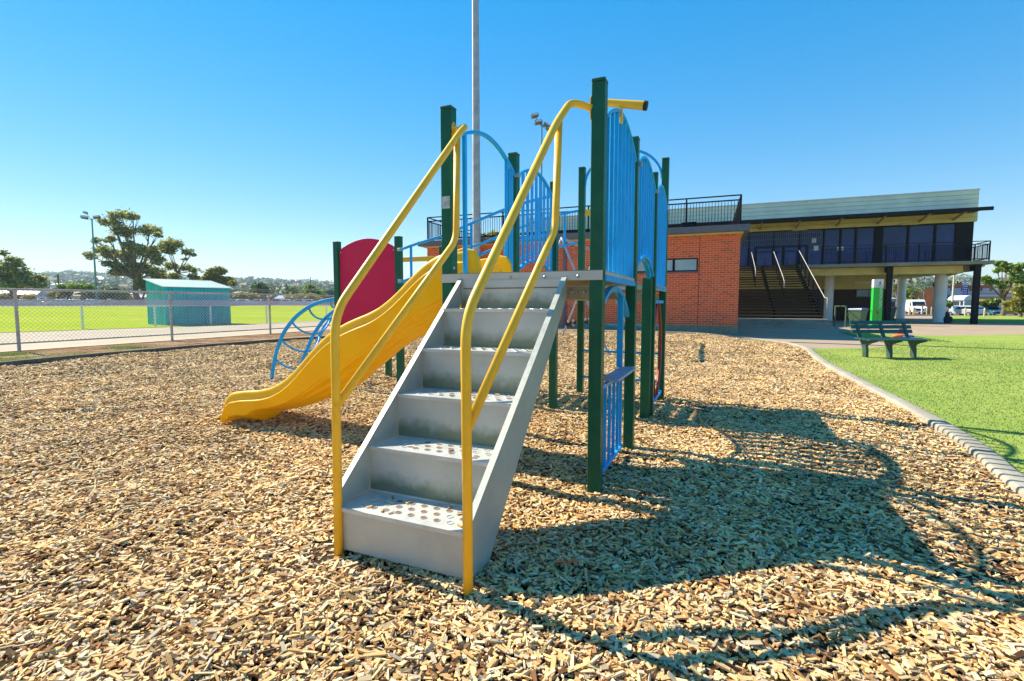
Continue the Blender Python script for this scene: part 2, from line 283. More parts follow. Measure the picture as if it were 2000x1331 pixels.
# ------------------------------------------------------------------ mesh helpers
class MB:
    def __init__(s): s.v = []; s.f = []; s.m = []; s.mi = 0
    def add(s, vs, fs):
        o = len(s.v); s.v += [tuple(p) for p in vs]; s.f += [tuple(i+o for i in f) for f in fs]; s.m += [s.mi]*len(fs); return s
    def box(s, x0, x1, y0, y1, z0, z1):
        return s.add([(x0,y0,z0),(x1,y0,z0),(x1,y1,z0),(x0,y1,z0),(x0,y0,z1),(x1,y0,z1),(x1,y1,z1),(x0,y1,z1)],
                     [(0,3,2,1),(4,5,6,7),(0,1,5,4),(1,2,6,5),(2,3,7,6),(3,0,4,7)])
    def cbox(s, c, sz):
        return s.box(c[0]-sz[0]/2, c[0]+sz[0]/2, c[1]-sz[1]/2, c[1]+sz[1]/2, c[2]-sz[2]/2, c[2]+sz[2]/2)
    def bar(s, p, q, w, h, up=(0,0,1)):
        p, q, up = Vector(p), Vector(q), Vector(up); d = (q-p).normalized()
        a = d.cross(up)
        if a.length < 1e-4: a = d.cross(Vector((0,1,0)))
        a.normalize(); b = a.cross(d).normalized()
        vs = []
        for e in (p, q):
            for i, j in ((-1,-1),(1,-1),(1,1),(-1,1)): vs.append(e+a*(w/2*i)+b*(h/2*j))
        return s.add(vs, [(0,1,2,3),(7,6,5,4),(0,4,5,1),(1,5,6,2),(2,6,7,3),(3,7,4,0)])
    def tube(s, pts, r, seg=10, cap=True):
        pts = [Vector(p) for p in pts]; n = len(pts)
        rs = r if isinstance(r, (list, tuple)) else [r]*n
        t = (pts[1]-pts[0]).normalized(); a = t.orthogonal().normalized(); vs = []
        for i, p in enumerate(pts):
            if i == 0: tt = pts[1]-pts[0]
            elif i == n-1: tt = pts[-1]-pts[-2]
            else: tt = (pts[i+1]-pts[i]).normalized()+(pts[i]-pts[i-1]).normalized()
            tt.normalize(); a = (a-tt*a.dot(tt)); 
            if a.length < 1e-5: a = tt.orthogonal()
            a.normalize(); b = tt.cross(a)
            for k in range(seg):
                an = 2*math.pi*k/seg; vs.append(p+(a*math.cos(an)+b*math.sin(an))*rs[i])
        fs = [(i*seg+k, i*seg+(k+1)%seg, (i+1)*seg+(k+1)%seg, (i+1)*seg+k) for i in range(n-1) for k in range(seg)]
        if cap: fs += [tuple(range(seg))[::-1], tuple((n-1)*seg+k for k in range(seg))]
        return s.add(vs, fs)
    def strip(s, pts, w, h, across):
        """flat-section bar (w along 'across', h in plane) following pts"""
        pts = [Vector(p) for p in pts]; ac = Vector(across).normalized(); vs = []; n = len(pts)
        for i, p in enumerate(pts):
            tt = (pts[min(i+1,n-1)]-pts[max(i-1,0)]).normalized(); b = ac.cross(tt).normalized()
            for x, y in ((-1,-1),(1,-1),(1,1),(-1,1)): vs.append(p+ac*(w/2*x)+b*(h/2*y))
        fs = [(i*4+k, i*4+(k+1)%4, (i+1)*4+(k+1)%4, (i+1)*4+k) for i in range(n-1) for k in range(4)]
        fs += [(3,2,1,0), tuple((n-1)*4+k for k in range(4))]
        return s.add(vs, fs)
    def prism(s, poly, a, b):
        """poly: list of 3-D points (planar); extruded by vector from a-offset to b-offset"""
        n = len(poly); A = Vector(a); B = Vector(b)
        vs = [Vector(p)+A for p in poly]+[Vector(p)+B for p in poly]
        fs = [tuple(range(n))[::-1], tuple(range(n, 2*n))]+[(i, (i+1)%n, n+(i+1)%n, n+i) for i in range(n)]
        return s.add(vs, fs)
    def build(s, name, mats, parent=None, smooth=False, bevel=0, seg=2, autosm=False):
        me = bpy.data.meshes.new(name); me.from_pydata(s.v, [], s.f)
        if not isinstance(mats, (list, tuple)): mats = [mats]
        for m in mats: me.materials.append(M[m] if isinstance(m, str) else m)
        if len(mats) > 1: me.polygons.foreach_set('material_index', s.m)
        bm = bmesh.new(); bm.from_mesh(me); bmesh.ops.recalc_face_normals(bm, faces=bm.faces); bm.to_mesh(me); bm.free()
        if smooth: me.polygons.foreach_set('use_smooth', [True]*len(me.polygons))
        o = bpy.data.objects.new(name, me); COL.objects.link(o)
        if parent is not None: o.parent = parent
        if bevel:
            b = o.modifiers.new('bevel', 'BEVEL'); b.width = bevel; b.segments = seg; b.limit_method = 'ANGLE'; b.angle_limit = rad(40)
            me.polygons.foreach_set('use_smooth', [True]*len(me.polygons))
            b.harden_normals = True
        elif autosm:
            e = o.modifiers.new('edges', 'EDGE_SPLIT'); e.split_angle = rad(35); me.polygons.foreach_set('use_smooth', [True]*len(me.polygons))
        return o
def build_each(mb, name, mat, parent, **kw):
    """every connected piece of mb becomes an object of its own"""
    par = list(range(len(mb.v)))
    def find(i):
        while par[i] != i: par[i] = par[par[i]]; i = par[i]
        return i
    for f in mb.f:
        a = find(f[0])
        for i in f[1:]: par[find(i)] = a
    groups = {}
    for f in mb.f: groups.setdefault(find(f[0]), []).append(f)
    out = []
    for fs in groups.values():
        ids = sorted({i for f in fs for i in f}); mp = {i: k for k, i in enumerate(ids)}
        m = MB(); m.add([mb.v[i] for i in ids], [tuple(mp[i] for i in f) for f in fs]); out.append(m.build(name, mat, parent, **kw))
    return out
def sinp(x): return max(0.0, math.sin(x))
def tag(o, label=None, cat=None, group=None, kind=None):
    if label: o['label'] = label
    if cat: o['category'] = cat
    if group: o['group'] = group
    if kind: o['kind'] = kind
    return o
def empty(name, loc, rz=0, label=None, cat=None, group=None):
    o = bpy.data.objects.new(name, None); COL.objects.link(o); o.location = loc; o.rotation_euler = (0, 0, rz)
    o.empty_display_size = 0.2
    return tag(o, label, cat, group)
def copy_tree(o, parent=None):
    c = o.copy(); COL.objects.link(c); c.parent = parent
    for ch in [k for k in ALLOBJ() if k.parent == o]: copy_tree(ch, c)
    return c
def ALLOBJ(): return list(SC.objects)
def fillet(pts, r, n=6):
    pts = [Vector(p) for p in pts]; out = [pts[0]]
    for i in range(1, len(pts)-1):
        a, b, c = pts[i-1], pts[i], pts[i+1]
        rr = min(r, (a-b).length*0.49, (c-b).length*0.49)
        p = b+(a-b).normalized()*rr; q = b+(c-b).normalized()*rr
        for k in range(n+1):
            t = k/n; out.append(p*(1-t)**2+b*2*t*(1-t)+q*t*t)
    out.append(pts[-1]); return out
def S(t): t = max(0, min(1, t)); return t*t*(3-2*t)
def height(x, y):
    h = 0.8*S((y-35)/75)*max(0, min(1, (10-x)/40))
    h += 0.20*S((y-10)/9)*S((9.6-x)/3.2)*S((x+4)/5)*S((40-y)/12)
    if x > 20: h -= 0.45*S((y-58)/12)*S((x-20)/6)
    return h

def sheet(name, poly, dz, mat, step=4.0, kind='structure'):
    bm = bmesh.new(); vs = [bm.verts.new((p[0], p[1], 0)) for p in poly]; bm.faces.new(vs)
    xs = [p[0] for p in poly]; ys = [p[1] for p in poly]
    for ax, lo, hi in ((0, min(xs), max(xs)), (1, min(ys), max(ys))):
        k = math.floor(lo/step)+1
        while k*step < hi:
            co = [0,0,0]; co[ax] = k*step; no = [0,0,0]; no[ax] = 1
            bmesh.ops.bisect_plane(bm, geom=bm.verts[:]+bm.edges[:]+bm.faces[:], plane_co=co, plane_no=no); k += 1
    bmesh.ops.triangulate(bm, faces=[f for f in bm.faces if len(f.verts) > 4])
    for v in bm.verts: v.co.z = height(v.co.x, v.co.y)+dz
    bmesh.ops.recalc_face_normals(bm, faces=bm.faces)
    for f in bm.faces:
        if f.normal.z < 0: f.normal_flip()
    me = bpy.data.meshes.new(name); bm.to_mesh(me); bm.free(); me.materials.append(M[mat])
    o = bpy.data.objects.new(name, me); COL.objects.link(o); o['kind'] = kind; return o
HAZE = True
# ------------------------------------------------------------------ ground
LEFT_K = [(-11.6,-1.0),(-11.5,4.0),(-11.2,8.0),(-10.75,10.9),(-9.9,13.6),(-8.6,16.5),(-7.0,19.0),(-5.2,21.2),(-3.4,22.2),(-0.6,21.6),(2.1,20.6),(4.2,19.6),(5.9,18.75),(7.3,18.35),(8.2,17.95),(8.75,17.3),(8.95,16.4),(8.75,15.2),(8.43,14.2),(7.6,12.5),(6.77,10.68),(6.1,9.0),(5.51,7.54),(4.77,5.69),(4.17,4.4),(3.63,3.48),(2.9,1.8),(2.2,0.2),(1.6,-1.2)]
def g2(px, py): p = onground(px, py); return (p.x, p.y)
ground_poly_far = 3200
bm_ = MB()
# terrain: a fine grid near, coarse far, one mesh reaching the horizon
xs = sorted(set([-3200,-1600,-800,-400,-250]+list(range(-200,201,8))+[250,400,800,1600,3200]))
ys = sorted(set([-3200,-800,-200,-60,-20]+list(range(-8,200,4))+[260,400,800,1600,3200]))
vs = []; idx = {}
for j, y in enumerate(ys):
    for i, x in enumerate(xs):
        idx[(i,j)] = len(vs); vs.append((x, y, height(x, y)-0.03-(0.16 if -6 < x < 42 and 7 < y < 60 else 0)))
fs = [(idx[(i,j)], idx[(i+1,j)], idx[(i+1,j+1)], idx[(i,j+1)]) for j in range(len(ys)-1) for i in range(len(xs)-1)]
bm_.add(vs, fs); gr = bm_.build('ground', 'dirt'); gr['kind'] = 'structure'; gr['label'] = 'bare brown ground reaching to the horizon'
sheet('bark_bed', LEFT_K+[(-5,-4)], 0.0, 'barkbase', 1.0)
tip = g2(1762, 677)
sheet('concrete_path', [(-3.55,22.35),(2.1,20.75),(4.2,19.75),(5.95,18.9),(7.4,18.5),(8.33,18.1),(8.9,17.4),(9.12,16.4),(8.9,15.1),(8.5,14.0),(9.5,13.9),(12.4,12.5),(30,12),(60,36),(60,49),(20,60),(-6,60),(-6,40)], 0.008, 'path', 1.2)
lp = [(8.52,14.19),(7.67,12.45),(6.84,10.63),(6.17,8.95),(5.58,7.48),(4.84,5.63),(4.24,4.34),(3.70,3.41),(2.97,1.7),(2.3,0.2),(1.7,-1.2),(40,-6),(60,30),(38,24.6),(21.84,21.11),(17.29,20.13),g2(1690,652),g2(1640,649),g2(1690,663),tip,(10.38,14.51)]
sheet('lawn', lp, 0.035, 'lawn', 2.0)
sheet('grass_verge', [(31.2,36.8),(34.4,33.3),(60,36.5),(110,50),(110,53),(47,53.2),(40,46)], 0.03, 'lawn', 6)
sheet('car_park', [(20,53),(47,53.2),(110,53),(110,80),(20,80)], 0.012, 'asphalt', 8)
sheet('gravel_track', [(-27,2),(-19.0,2),(-14.0,14.8),(-12.3,18.9),(-10.7,22.9),(-9.0,27.5),(-6,34),(-2,50),(-9,52),(-15.5,38),(-18,31.9),(-20.2,27.9),(-23.8,23),(-29,12)], -0.012, 'track', 4)
sheet('sports_field', [(-23.8,23),(-20.2,27.9),(-18,31.9),(-15.5,38),(-9,52),(-2,75),(2,108),(-190,112),(-190,-10),(-40,-10),(-29,12)], -0.006, 'field', 5)
sheet('road', [(-230,112.5),(6,108.5),(6,121),(-230,125)], -0.004, 'asphalt', 6)
def sweep_kerb(name, pts, w, h, off, mat='concrete'):
    mb = MB(); P = [Vector((x, y, height(x, y))) for x, y in pts]; n = len(P); vs = []
    prof = [(-w/2,-0.05),(-w/2,h*0.70),(-w*0.44,h*0.92),(-w*0.32,h),(w*0.34,h),(w*0.45,h*0.92),(w/2,h*0.7),(w/2,-0.05)]
    for i, p in enumerate(P):
        t = (P[min(i+1,n-1)]-P[max(i-1,0)]); t.z = 0; t.normalize(); s = Vector((t.y, -t.x, 0))
        for a, b in prof: vs.append(p+s*(a+off)+Vector((0,0,b)))
    k = len(prof)
    fs = [(i*k+j, i*k+j+1, (i+1)*k+j+1, (i+1)*k+j) for i in range(n-1) for j in range(k-1)]
    mb.add(vs, fs); o = mb.build(name, mat, smooth=True); o['kind'] = 'structure'; return o
def dense(pts, d=0.35):
    # catmull-rom through the points
    P = [Vector((p[0], p[1], 0)) for p in pts]; out = []
    for i in range(len(P)-1):
        p0, p1, p2, p3 = P[max(i-1,0)], P[i], P[i+1], P[min(i+2,len(P)-1)]
        m = max(2, int((p2-p1).length/d))
        for k in range(m):
            t = k/m
            q = 0.5*((2*p1)+(p2-p0)*t+(2*p0-5*p1+4*p2-p3)*t*t+(3*p1-p0-3*p2+p3)*t**3); out.append((q.x, q.y))
    out.append((P[-1].x, P[-1].y)); return out
kl = dense(LEFT_K)
ks_ = next(i for i, p in enumerate(kl) if p[0] > -3.3 and p[1] > 20)
sweep_kerb('kerb', kl[ks_:], 0.17, 0.08, -0.03)['label'] = 'pale rounded concrete kerb edging the wood chip bed on the right'
sweep_kerb('kerb', kl[:ks_+1], 0.13, 0.11, -0.03, 'kerb_old')['label'] = 'dark weathered kerb edging the wood chip bed on the left'

# ------------------------------------------------------------------ play structure
TH = rad(23.38); BX, BY = 0.5813, 3.3967
PS = empty('play_structure', (BX, BY, 0), -TH, 'blue, green and yellow climbing frame with steel stairs and a wavy yellow slide', 'play structure')
def UV(u, v, z=0): return Vector((BX+u*math.cos(TH)+v*math.sin(TH), BY-u*math.sin(TH)+v*math.cos(TH), z))
HW = 0.045
def post(u, v, z, w=0.09, cap=True, name='post', z0=-0.15):
    mb = MB(); mb.mi = 0; mb.box(u-w/2, u+w/2, v-w/2, v+w/2, z0, z)
    o = mb.build(name, 'green', PS, bevel=0.006)
    if cap:
        c = MB(); c.box(u-w/2-0.002, u+w/2+0.002, v-w/2-0.002, v+w/2+0.002, z+0.0005, z+0.022)
        c.build('cap', 'green_cap', o, bevel=0.006)
    return o
pA = post(-1.156, 0, 2.80); pB = post(0, 0, 2.80); pC = post(0.01, 1.255, 2.80); pH = post(-1.156, 1.255, 2.80)
pD = post(0.025, 2.545, 2.80, 0.07); pF = post(-1.156, 2.51, 2.80)
pE = post(0, 3.765, 3.28); pG = post(-1.156, 3.765, 3.28)
sp = post(-0.02, 2.455, 1.64, 0.105, cap=False)
pK = post(-3.6, 2.70, 2.30); pJ = post(-4.75, 2.70, 2.28); pL = post(-4.75, 3.92, 2.28); pM = post(-3.6, 3.92, 2.28)
st = MB(); st.box(-1.156-0.034, -1.156+0.034, -0.0505, -0.0465, 2.065, 2.155); st.build('sticker', 'sticker', pA)
def bolts(pts, axis, parent, r=0.013, name='bolt'):
    mb = MB()
    for p in pts:
        a = Vector(p); d = Vector(axis); mb.tube([a, a+d*0.006, a+d*0.010], [r, r*0.95, r*0.55], 10)
    return build_each(mb, name, 'bolt', parent)
bolts([(-1.156+0.046, -0.01, 2.44),(-1.156+0.046, -0.02, 1.62)], (1,0,0), pA)
bolts([(-1.156+0.047, 1.25, 2.62)], (1,0,0), pH)
# decks
def deck(name, u0, u1, v0, v1, z, front='steel'):
    mb = MB(); mb.box(u0, u1, v0, v1, z-0.004, z); mb.box(u0, u1, v0, v0+0.004, z-0.068, z-0.004); mb.box(u0, u1, v1-0.004, v1, z-0.068, z-0.004)
    mb.box(u0, u0+0.004, v0+0.004, v1-0.004, z-0.068, z-0.004); mb.box(u1-0.004, u1, v0+0.004, v1-0.004, z-0.068, z-0.004)
    o = mb.build(name, front, PS)
    b = MB()
    for k in range(1, 4):
        vv = v0+(v1-v0)*k/4; b.box(u0+0.01, u1-0.01, vv-0.02, vv+0.02, z-0.06, z-0.006)
    b.build('underframe', 'brown_beam', o)
    return o
ZD = 1.575
deck('deck', -1.20, 0.045, -0.052, 1.20, ZD)
deck('deck', -1.20, 0.045, 2.56, 3.74, ZD)
deck('deck', -4.74, -3.61, 2.72, 3.90, 1.10)
bb = MB()
for v in (0.055, 1.18, 2.58, 3.70): bb.box(-1.10, -0.05, v-0.02, v+0.02, 1.385, 1.465)
build_each(bb, 'cross_beam', 'brown_beam', PS, bevel=0.004)
bolts([(-0.10, 0.033, 1.43),(-0.19, 0.033, 1.435),(-1.0, 0.033, 1.43)], (0,-1,0), PS)
bolts([(-0.12, -0.053, 1.535),(-0.36, -0.053, 1.535),(-0.62, -0.053, 1.535),(-0.88, -0.053, 1.535)], (0,-1,0), PS, 0.011)

# barred panels with an arched top rail
def arch_z(t, z_end, z_mid): return z_end+(z_mid-z_end)*(1-(2*t-1)**2)**0.8 if False else z_end+(z_mid-z_end)*sinp(math.pi*t)**0.85
def bar_panel(u, v0, v1, z0, z_end, z_mid, n, bottom='flat', zb_mid=None, bars=None, name='barred_panel', bw=0.015, ut=0.013):
    mb = MB(); m = 22
    top = [Vector((u, v0+(v1-v0)*k/m, arch_z(k/m, z_end, z_mid))) for k in range(m+1)]
    mb.strip(top, 0.035, 0.026, (1,0,0))
    if bottom == 'flat': mb.box(u-0.024, u+0.024, v0, v1, z0-0.022, z0+0.022)
    elif bottom == 'arch':
        bot = [Vector((u, v0+(v1-v0)*k/m, arch_z(k/m, z0, zb_mid))) for k in range(m+1)]
        mb.strip(bot, 0.035, 0.026, (1,0,0))
    ts = bars if bars is not None else [(k+0.5)/n for k in range(n)]
    for t in ts:
        zt = arch_z(t, z_end, z_mid)-0.008
        zb = z0 if bottom != 'arch' else arch_z(t, z0, zb_mid)+0.006
        vv = v0+(v1-v0)*t
        mb.box(u-ut, u+ut, vv-bw, vv+bw, zb, zt)
    return mb.build(name, 'blue', PS, bevel=0.003, seg=1)
bar_panel(0.03, 0.047, 1.208, 1.525, 2.60, 2.79, 8)
bar_panel(0.03, 1.302, 2.50, 1.66, 2.60, 2.79, 8, 'arch', 1.82)
bar_panel(0.03, 2.592, 3.718, 1.54, 2.60, 2.79, 8)
bar_panel(-1.156, 1.302, 2.463, 1.66, 2.60, 2.79, 9, 'arch', 1.82, bw=0.038, ut=0.004)
# slide entrance hoop: arched rail with three uprights
bar_panel(-1.135, 0.047, 1.208, 1.58, 2.60, 2.79, 0, 'none', bars=[0.14, 0.845, 0.945], name='entrance_hoop', bw=0.02)
br = MB()
for (u, v, z) in ((-1.10, 1.22, 2.60), (0.05, 2.49, 2.60), (0.05, 1.30, 2.6)): br.box(u-0.03, u+0.03, v-0.02, v+0.02, z-0.02, z+0.02)
build_each(br, 'bracket', 'bolt', PS, bevel=0.006)
# hoop between the two tall back posts
hp = [Vector((-0.58+0.535*math.cos(math.pi*k/20), 3.765, 3.04+0.44*math.sin(math.pi*k/20))) for k in range(21)]
h_ = MB(); h_.strip(hp, 0.035, 0.03, (0,1,0)); h_.build('top_hoop', 'blue', PS, bevel=0.003, seg=1)
yb = MB(); yb.box(-1.11, -0.045, 3.745, 3.785, 2.62, 2.70); yb.build('cross_rail', 'yellow', PS, bevel=0.004)
yb = MB(); yb.box(-4.705, -3.645, 3.90, 3.94, 2.07, 2.15); yb.build('cross_rail', 'yellow', PS, bevel=0.004)
# ladder on the back, between the two tall posts
ld = MB()
for z in (1.41, 1.03, 0.655, 0.265): ld.box(-1.11, -0.046, 3.752, 3.778, z-0.016, z+0.016)
build_each(ld, 'ladder_rung', 'blue', PS, bevel=0.004)
# bent red bars between the back right posts
rb = MB()
for sgn, u in ((1, 0.0), (-1, -0.012)):
    pts = [Vector((u, 3.28+0.30*sgn*math.sin(math.pi*k/16)+0.05*sgn, 1.36-1.22*k/16)) for k in range(17)]
    rb.tube(pts, 0.020, 8)
build_each(rb, 'bent_bar', 'redpole', PS, smooth=True)
r2 = MB(); r2.box(-0.02, 0.02, 2.59, 3.718, 1.35, 1.39); r2.box(-0.02, 0.02, 2.59, 3.718, 0.115, 0.15); build_each(r2, 'panel_rail', 'blue', PS, bevel=0.004)
# shop counter panel under the first deck
sh = MB(); m = 20
arc = [Vector((-0.02, 0.045+1.165*k/m, 1.235+0.235*sinp(math.pi*k/m)**0.8)) for k in range(m+1)]
sh.strip(arc, 0.05, 0.035, (1,0,0))
sh.box(-0.045, 0.005, 0.90, 0.935, 0.80, 1.44)
sh.box(-0.036, -0.004, 0.048, 1.0, 0.715, 0.745); sh.box(-0.036, -0.004, 0.048, 1.0, 0.065, 0.095)
for vv in (0.06, 0.22, 0.38, 0.54, 0.70, 0.855, 0.985): sh.box(-0.032, -0.008, vv-0.014, vv+0.014, 0.08, 0.73)
so = sh.build('shop_counter_panel', 'blue', PS, bevel=0.003, seg=1)
sc = MB(); sc.box(-0.055, 0.085, 0.36, 1.14, 0.757, 0.782); sc.build('counter_top', 'blue_shelf', so, bevel=0.006)
# arched grab bar beside the cut-off post
ga = [Vector((0.0, 1.31+1.13*k/m, 1.60+0.21*sinp(math.pi*k/m)**0.7)) for k in range(m+1)]
g_ = MB(); g_.strip(ga, 0.045, 0.022, (1,0,0)); g_.build('arched_grab_bar', 'blue', PS, bevel=0.003, seg=1)
# telescope toy on the first right panel
tl = MB(); a = Vector((-0.10, 0.5, 2.885)); b = Vector((0.215, 0.43, 2.80))
a = Vector((-0.085, 0.50, 2.872)); b = Vector((0.215, 0.50, 2.802))
def tubefrom(mb, a, b, r0, r1, seg=16): mb.tube([a, b], [r0, r1], seg)
tubefrom(tl, a+Vector((0,0,0.0)), b, 0.026, 0.033)
to = tl.build('telescope', 'yellow', PS, smooth=False, autosm=True)
e = MB(); dd = (b-a).normalized(); e.tube([b-dd*0.006, b+dd*0.018], [0.0345, 0.0345], 16); e.build('end_ring', 'blackrub', to, autosm=True)
e = MB(); e.box(0.035, 0.055, 0.485, 0.515, 2.70, 2.83); e.build('mount', 'yellow', to, bevel=0.003)

# stairs
def sk(u, v): return u+0.045*v   # the flight sits a couple of degrees off the deck's axis
stairs = MB()
SL, SR = -1.03, -0.215
Vf = -1.34; RISE = ZD/6; RUN = (1.34-0.03)/5
treads = []
for k in range(6):
    v = Vf+RUN*k; z = RISE*(k+1)
    if k == 5: v = -0.06
    z0 = RISE*k if k else 0.03
    L_, R_ = sk(SL+0.008, v), sk(SR-0.008, v)
    zt = z-0.004 if k < 5 else z-0.055
    stairs.add([(L_, v, z0),(R_, v, z0),(R_, v, zt),(L_, v, zt),(L_, v+0.003, z0),(R_, v+0.003, z0),(R_, v+0.003, zt),(L_, v+0.003, zt)],
               [(0,1,2,3),(7,6,5,4),(0,3,7,4),(1,5,6,2),(3,2,6,7),(0,4,5,1)])
    treads.append((v, z))
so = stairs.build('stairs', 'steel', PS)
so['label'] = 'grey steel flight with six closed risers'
# treads
for k in range(5):
    v, z = treads[k]; v2 = treads[k+1][0]-0.001
    t = MB(); a0, a1, b0, b1 = sk(SL+0.009, v), sk(SR-0.009, v), sk(SL+0.009, v2), sk(SR-0.009, v2)
    v -= 0.010
    t.add([(a0,v,z-0.003),(a1,v,z-0.003),(b1,v2,z-0.003),(b0,v2,z-0.003),(a0,v,z),(a1,v,z),(b1,v2,z),(b0,v2,z)],
          [(0,3,2,1),(4,5,6,7),(0,1,5,4),(1,2,6,5),(2,3,7,6),(3,0,4,7)])
    t.add([(a0,v,z-0.022),(a1,v,z-0.022),(a1,v,z-0.003),(a0,v,z-0.003),(a0,v+0.003,z-0.022),(a1,v+0.003,z-0.022),(a1,v+0.003,z-0.003),(a0,v+0.003,z-0.003)],
          [(0,1,2,3),(7,6,5,4),(0,3,7,4),(1,5,6,2),(0,4,5,1)])
    # raised grip rings are punched into the tread itself; the worn ones show rust
    cols = 8; rows = 3
    for i in range(cols):
        for j in range(rows):
            uu = sk(SL+0.13+0.078*i+(0.039 if j % 2 else 0), v); vv = v+0.07+0.062*j
            if uu > SR-0.07: continue
            worn = abs(i-3.3) < 1.9 or random.random() < 0.10
            n = 14; vs = []
            for (r_, dz) in ((0.020, 0.0004), (0.0185, 0.0028), (0.0155, 0.0030), (0.0145, 0.0012)):
                for q in range(n): an = 2*math.pi*q/n; vs.append((uu+r_*math.cos(an), vv+r_*math.sin(an), z+dz))
            t.mi = 1 if worn else 0
            t.add(vs, [(r0*n+q, r0*n+(q+1)%n, (r0+1)*n+(q+1)%n, (r0+1)*n+q) for r0 in range(3) for q in range(n)])
            if worn:
                t.mi = 2; t.add([(uu+0.015*math.cos(2*math.pi*q/n), vv+0.015*math.sin(2*math.pi*q/n), z+0.0014) for q in range(n)], [tuple(range(n))])
    t.mi = 0
    to = t.build('tread', ['steelrim', 'ringwear', 'rust'], so)
# stringers
for side, uu in ((-1, SL), (1, SR)):
    prof = [(-1.345, 0.0), (-1.345, 0.285), (-1.335, 0.315), (-0.015, ZD-0.02), (-0.015, 1.40), (-0.12, 1.27), (-0.41, 0.93), (-1.18, 0.0)]
    s_ = MB(); th = 0.008
    a = [Vector((sk(uu-th/2, v), v, z)) for v, z in prof]; s_.prism(a, (0,0,0), (th,0,0))
    # folded flange along the sloping top edge
    p, q = Vector((sk(uu, -1.335), -1.335, 0.322)), Vector((sk(uu, -0.02), -0.02, ZD-0.012))
    s_.bar(p, q, 0.036, 0.007)
    s_.build('stringer', 'steelside', so)
sw = MB(); wz = ZD-0.118; sw.box(sk(SL,0)+0.03, SR-0.03, -0.066, -0.0615, wz, wz+0.006); sw.build('weld_seam', 'rust', so)

# handrails
RT = 0.0235
def rail(base, knee1, knee2, top, into, post_pt, low_start, low_top, up_top, parent_post):
    pts = fillet([base, knee1, top, into, post_pt], 0.13, 7)
    mb = MB(); mb.tube(pts, RT, 14)
    mb.tube(fillet([low_start, low_top, up_top], 0.09, 7), RT, 14)
    o = mb.build('handrail', 'yellow', PS, smooth=True)
    return o
rl = rail((-1.055,-1.365,-0.1), (-1.085,-1.315,1.30), None, (-0.985,-0.12,2.585), (-0.985,-0.03,2.655), (-1.108,-0.01,2.625), (-1.07,-1.345,0.80), (-0.975,-0.215,1.80), (-0.985,-0.17,2.52), pA)
rr = rail((-0.235,-1.425,-0.1), (-0.235,-1.435,1.29), None, (-0.20,-0.30,2.48), (-0.17,-0.09,2.68), (-0.046,-0.03,2.64), (-0.235,-1.425,0.79), (-0.20,-0.31,1.82), (-0.20,-0.25,2.50), pB)
fp = MB()
pl = []
for k in range(24):
    an = 2*math.pi*k/24; r_ = 0.030+0.042*abs(math.sin(an))**3
    pl.append(Vector((-1.110, -0.005+r_*math.cos(an)*0.9, 2.625+r_*math.sin(an)*1.15)))
fp.prism(pl, (0,0,0), (0.006,0,0)); fp.build('flange', 'yellow', rl)
bolts([(-1.104,-0.005,2.685),(-1.104,-0.005,2.565)], (1,0,0), rl, 0.009)
pl = [Vector((-0.046-0.0, p.y-0.02, p.z+0.015)) for p in pl]; fp = MB(); fp.prism(pl, (-0.006,0,0), (0,0,0)); fp.build('flange', 'yellow', rr)

# slide: a wavy moulded trough
top = [(-4.285,0.06),(-4.275,0.12),(-4.25,0.24),(-4.20,0.32),(-4.14,0.365),(-4.06,0.39),(-3.97,0.405),(-3.8,0.42),(-3.61,0.445),(-3.45,0.50),(-3.27,0.60),(-3.14,0.71),(-2.96,0.875),(-2.79,1.02),(-2.67,1.093),(-2.567,1.141),(-2.435,1.195),(-2.21,1.265),(-2.063,1.34),(-1.94,1.43),(-1.817,1.53),(-1.684,1.65),(-1.566,1.73),(-1.47,1.765),(-1.35,1.785),(-1.22,1.79),(-1.17,1.79)]
bot = [(-4.285,0.02),(-3.93,0.02),(-3.86,0.10),(-3.79,0.145),(-3.624,0.176),(-3.356,0.237),(-3.112,0.322),(-2.811,0.43),(-2.672,0.50),(-2.548,0.58),(-2.413,0.69),(-2.221,0.83),(-2.054,0.95),(-1.915,1.02),(-1.759,1.075),(-1.559,1.15),(-1.465,1.19),(-1.30,1.30),(-1.17,1.44)]
def interp(tab, x):
    if x <= tab[0][0]: return tab[0][1]
    for (a, b), (c, d) in zip(tab, tab[1:]):
        if x <= c: return b+(d-b)*(x-a)/(c-a)
    return tab[-1][1]
def smoothi(tab, x, w=0.05):
    return sum(interp(tab, x+w*k) for k in (-2,-1,0,1,2))/5
sl = MB(); us = [-4.285,-4.28,-4.272,-4.26,-4.245,-4.225,-4.20,-4.17,-4.14,-4.10,-4.05]
x = -4.0
while x < -1.17: us.append(x); x += 0.035
us.append(-1.17)
cc, hw = 0.665, 0.30
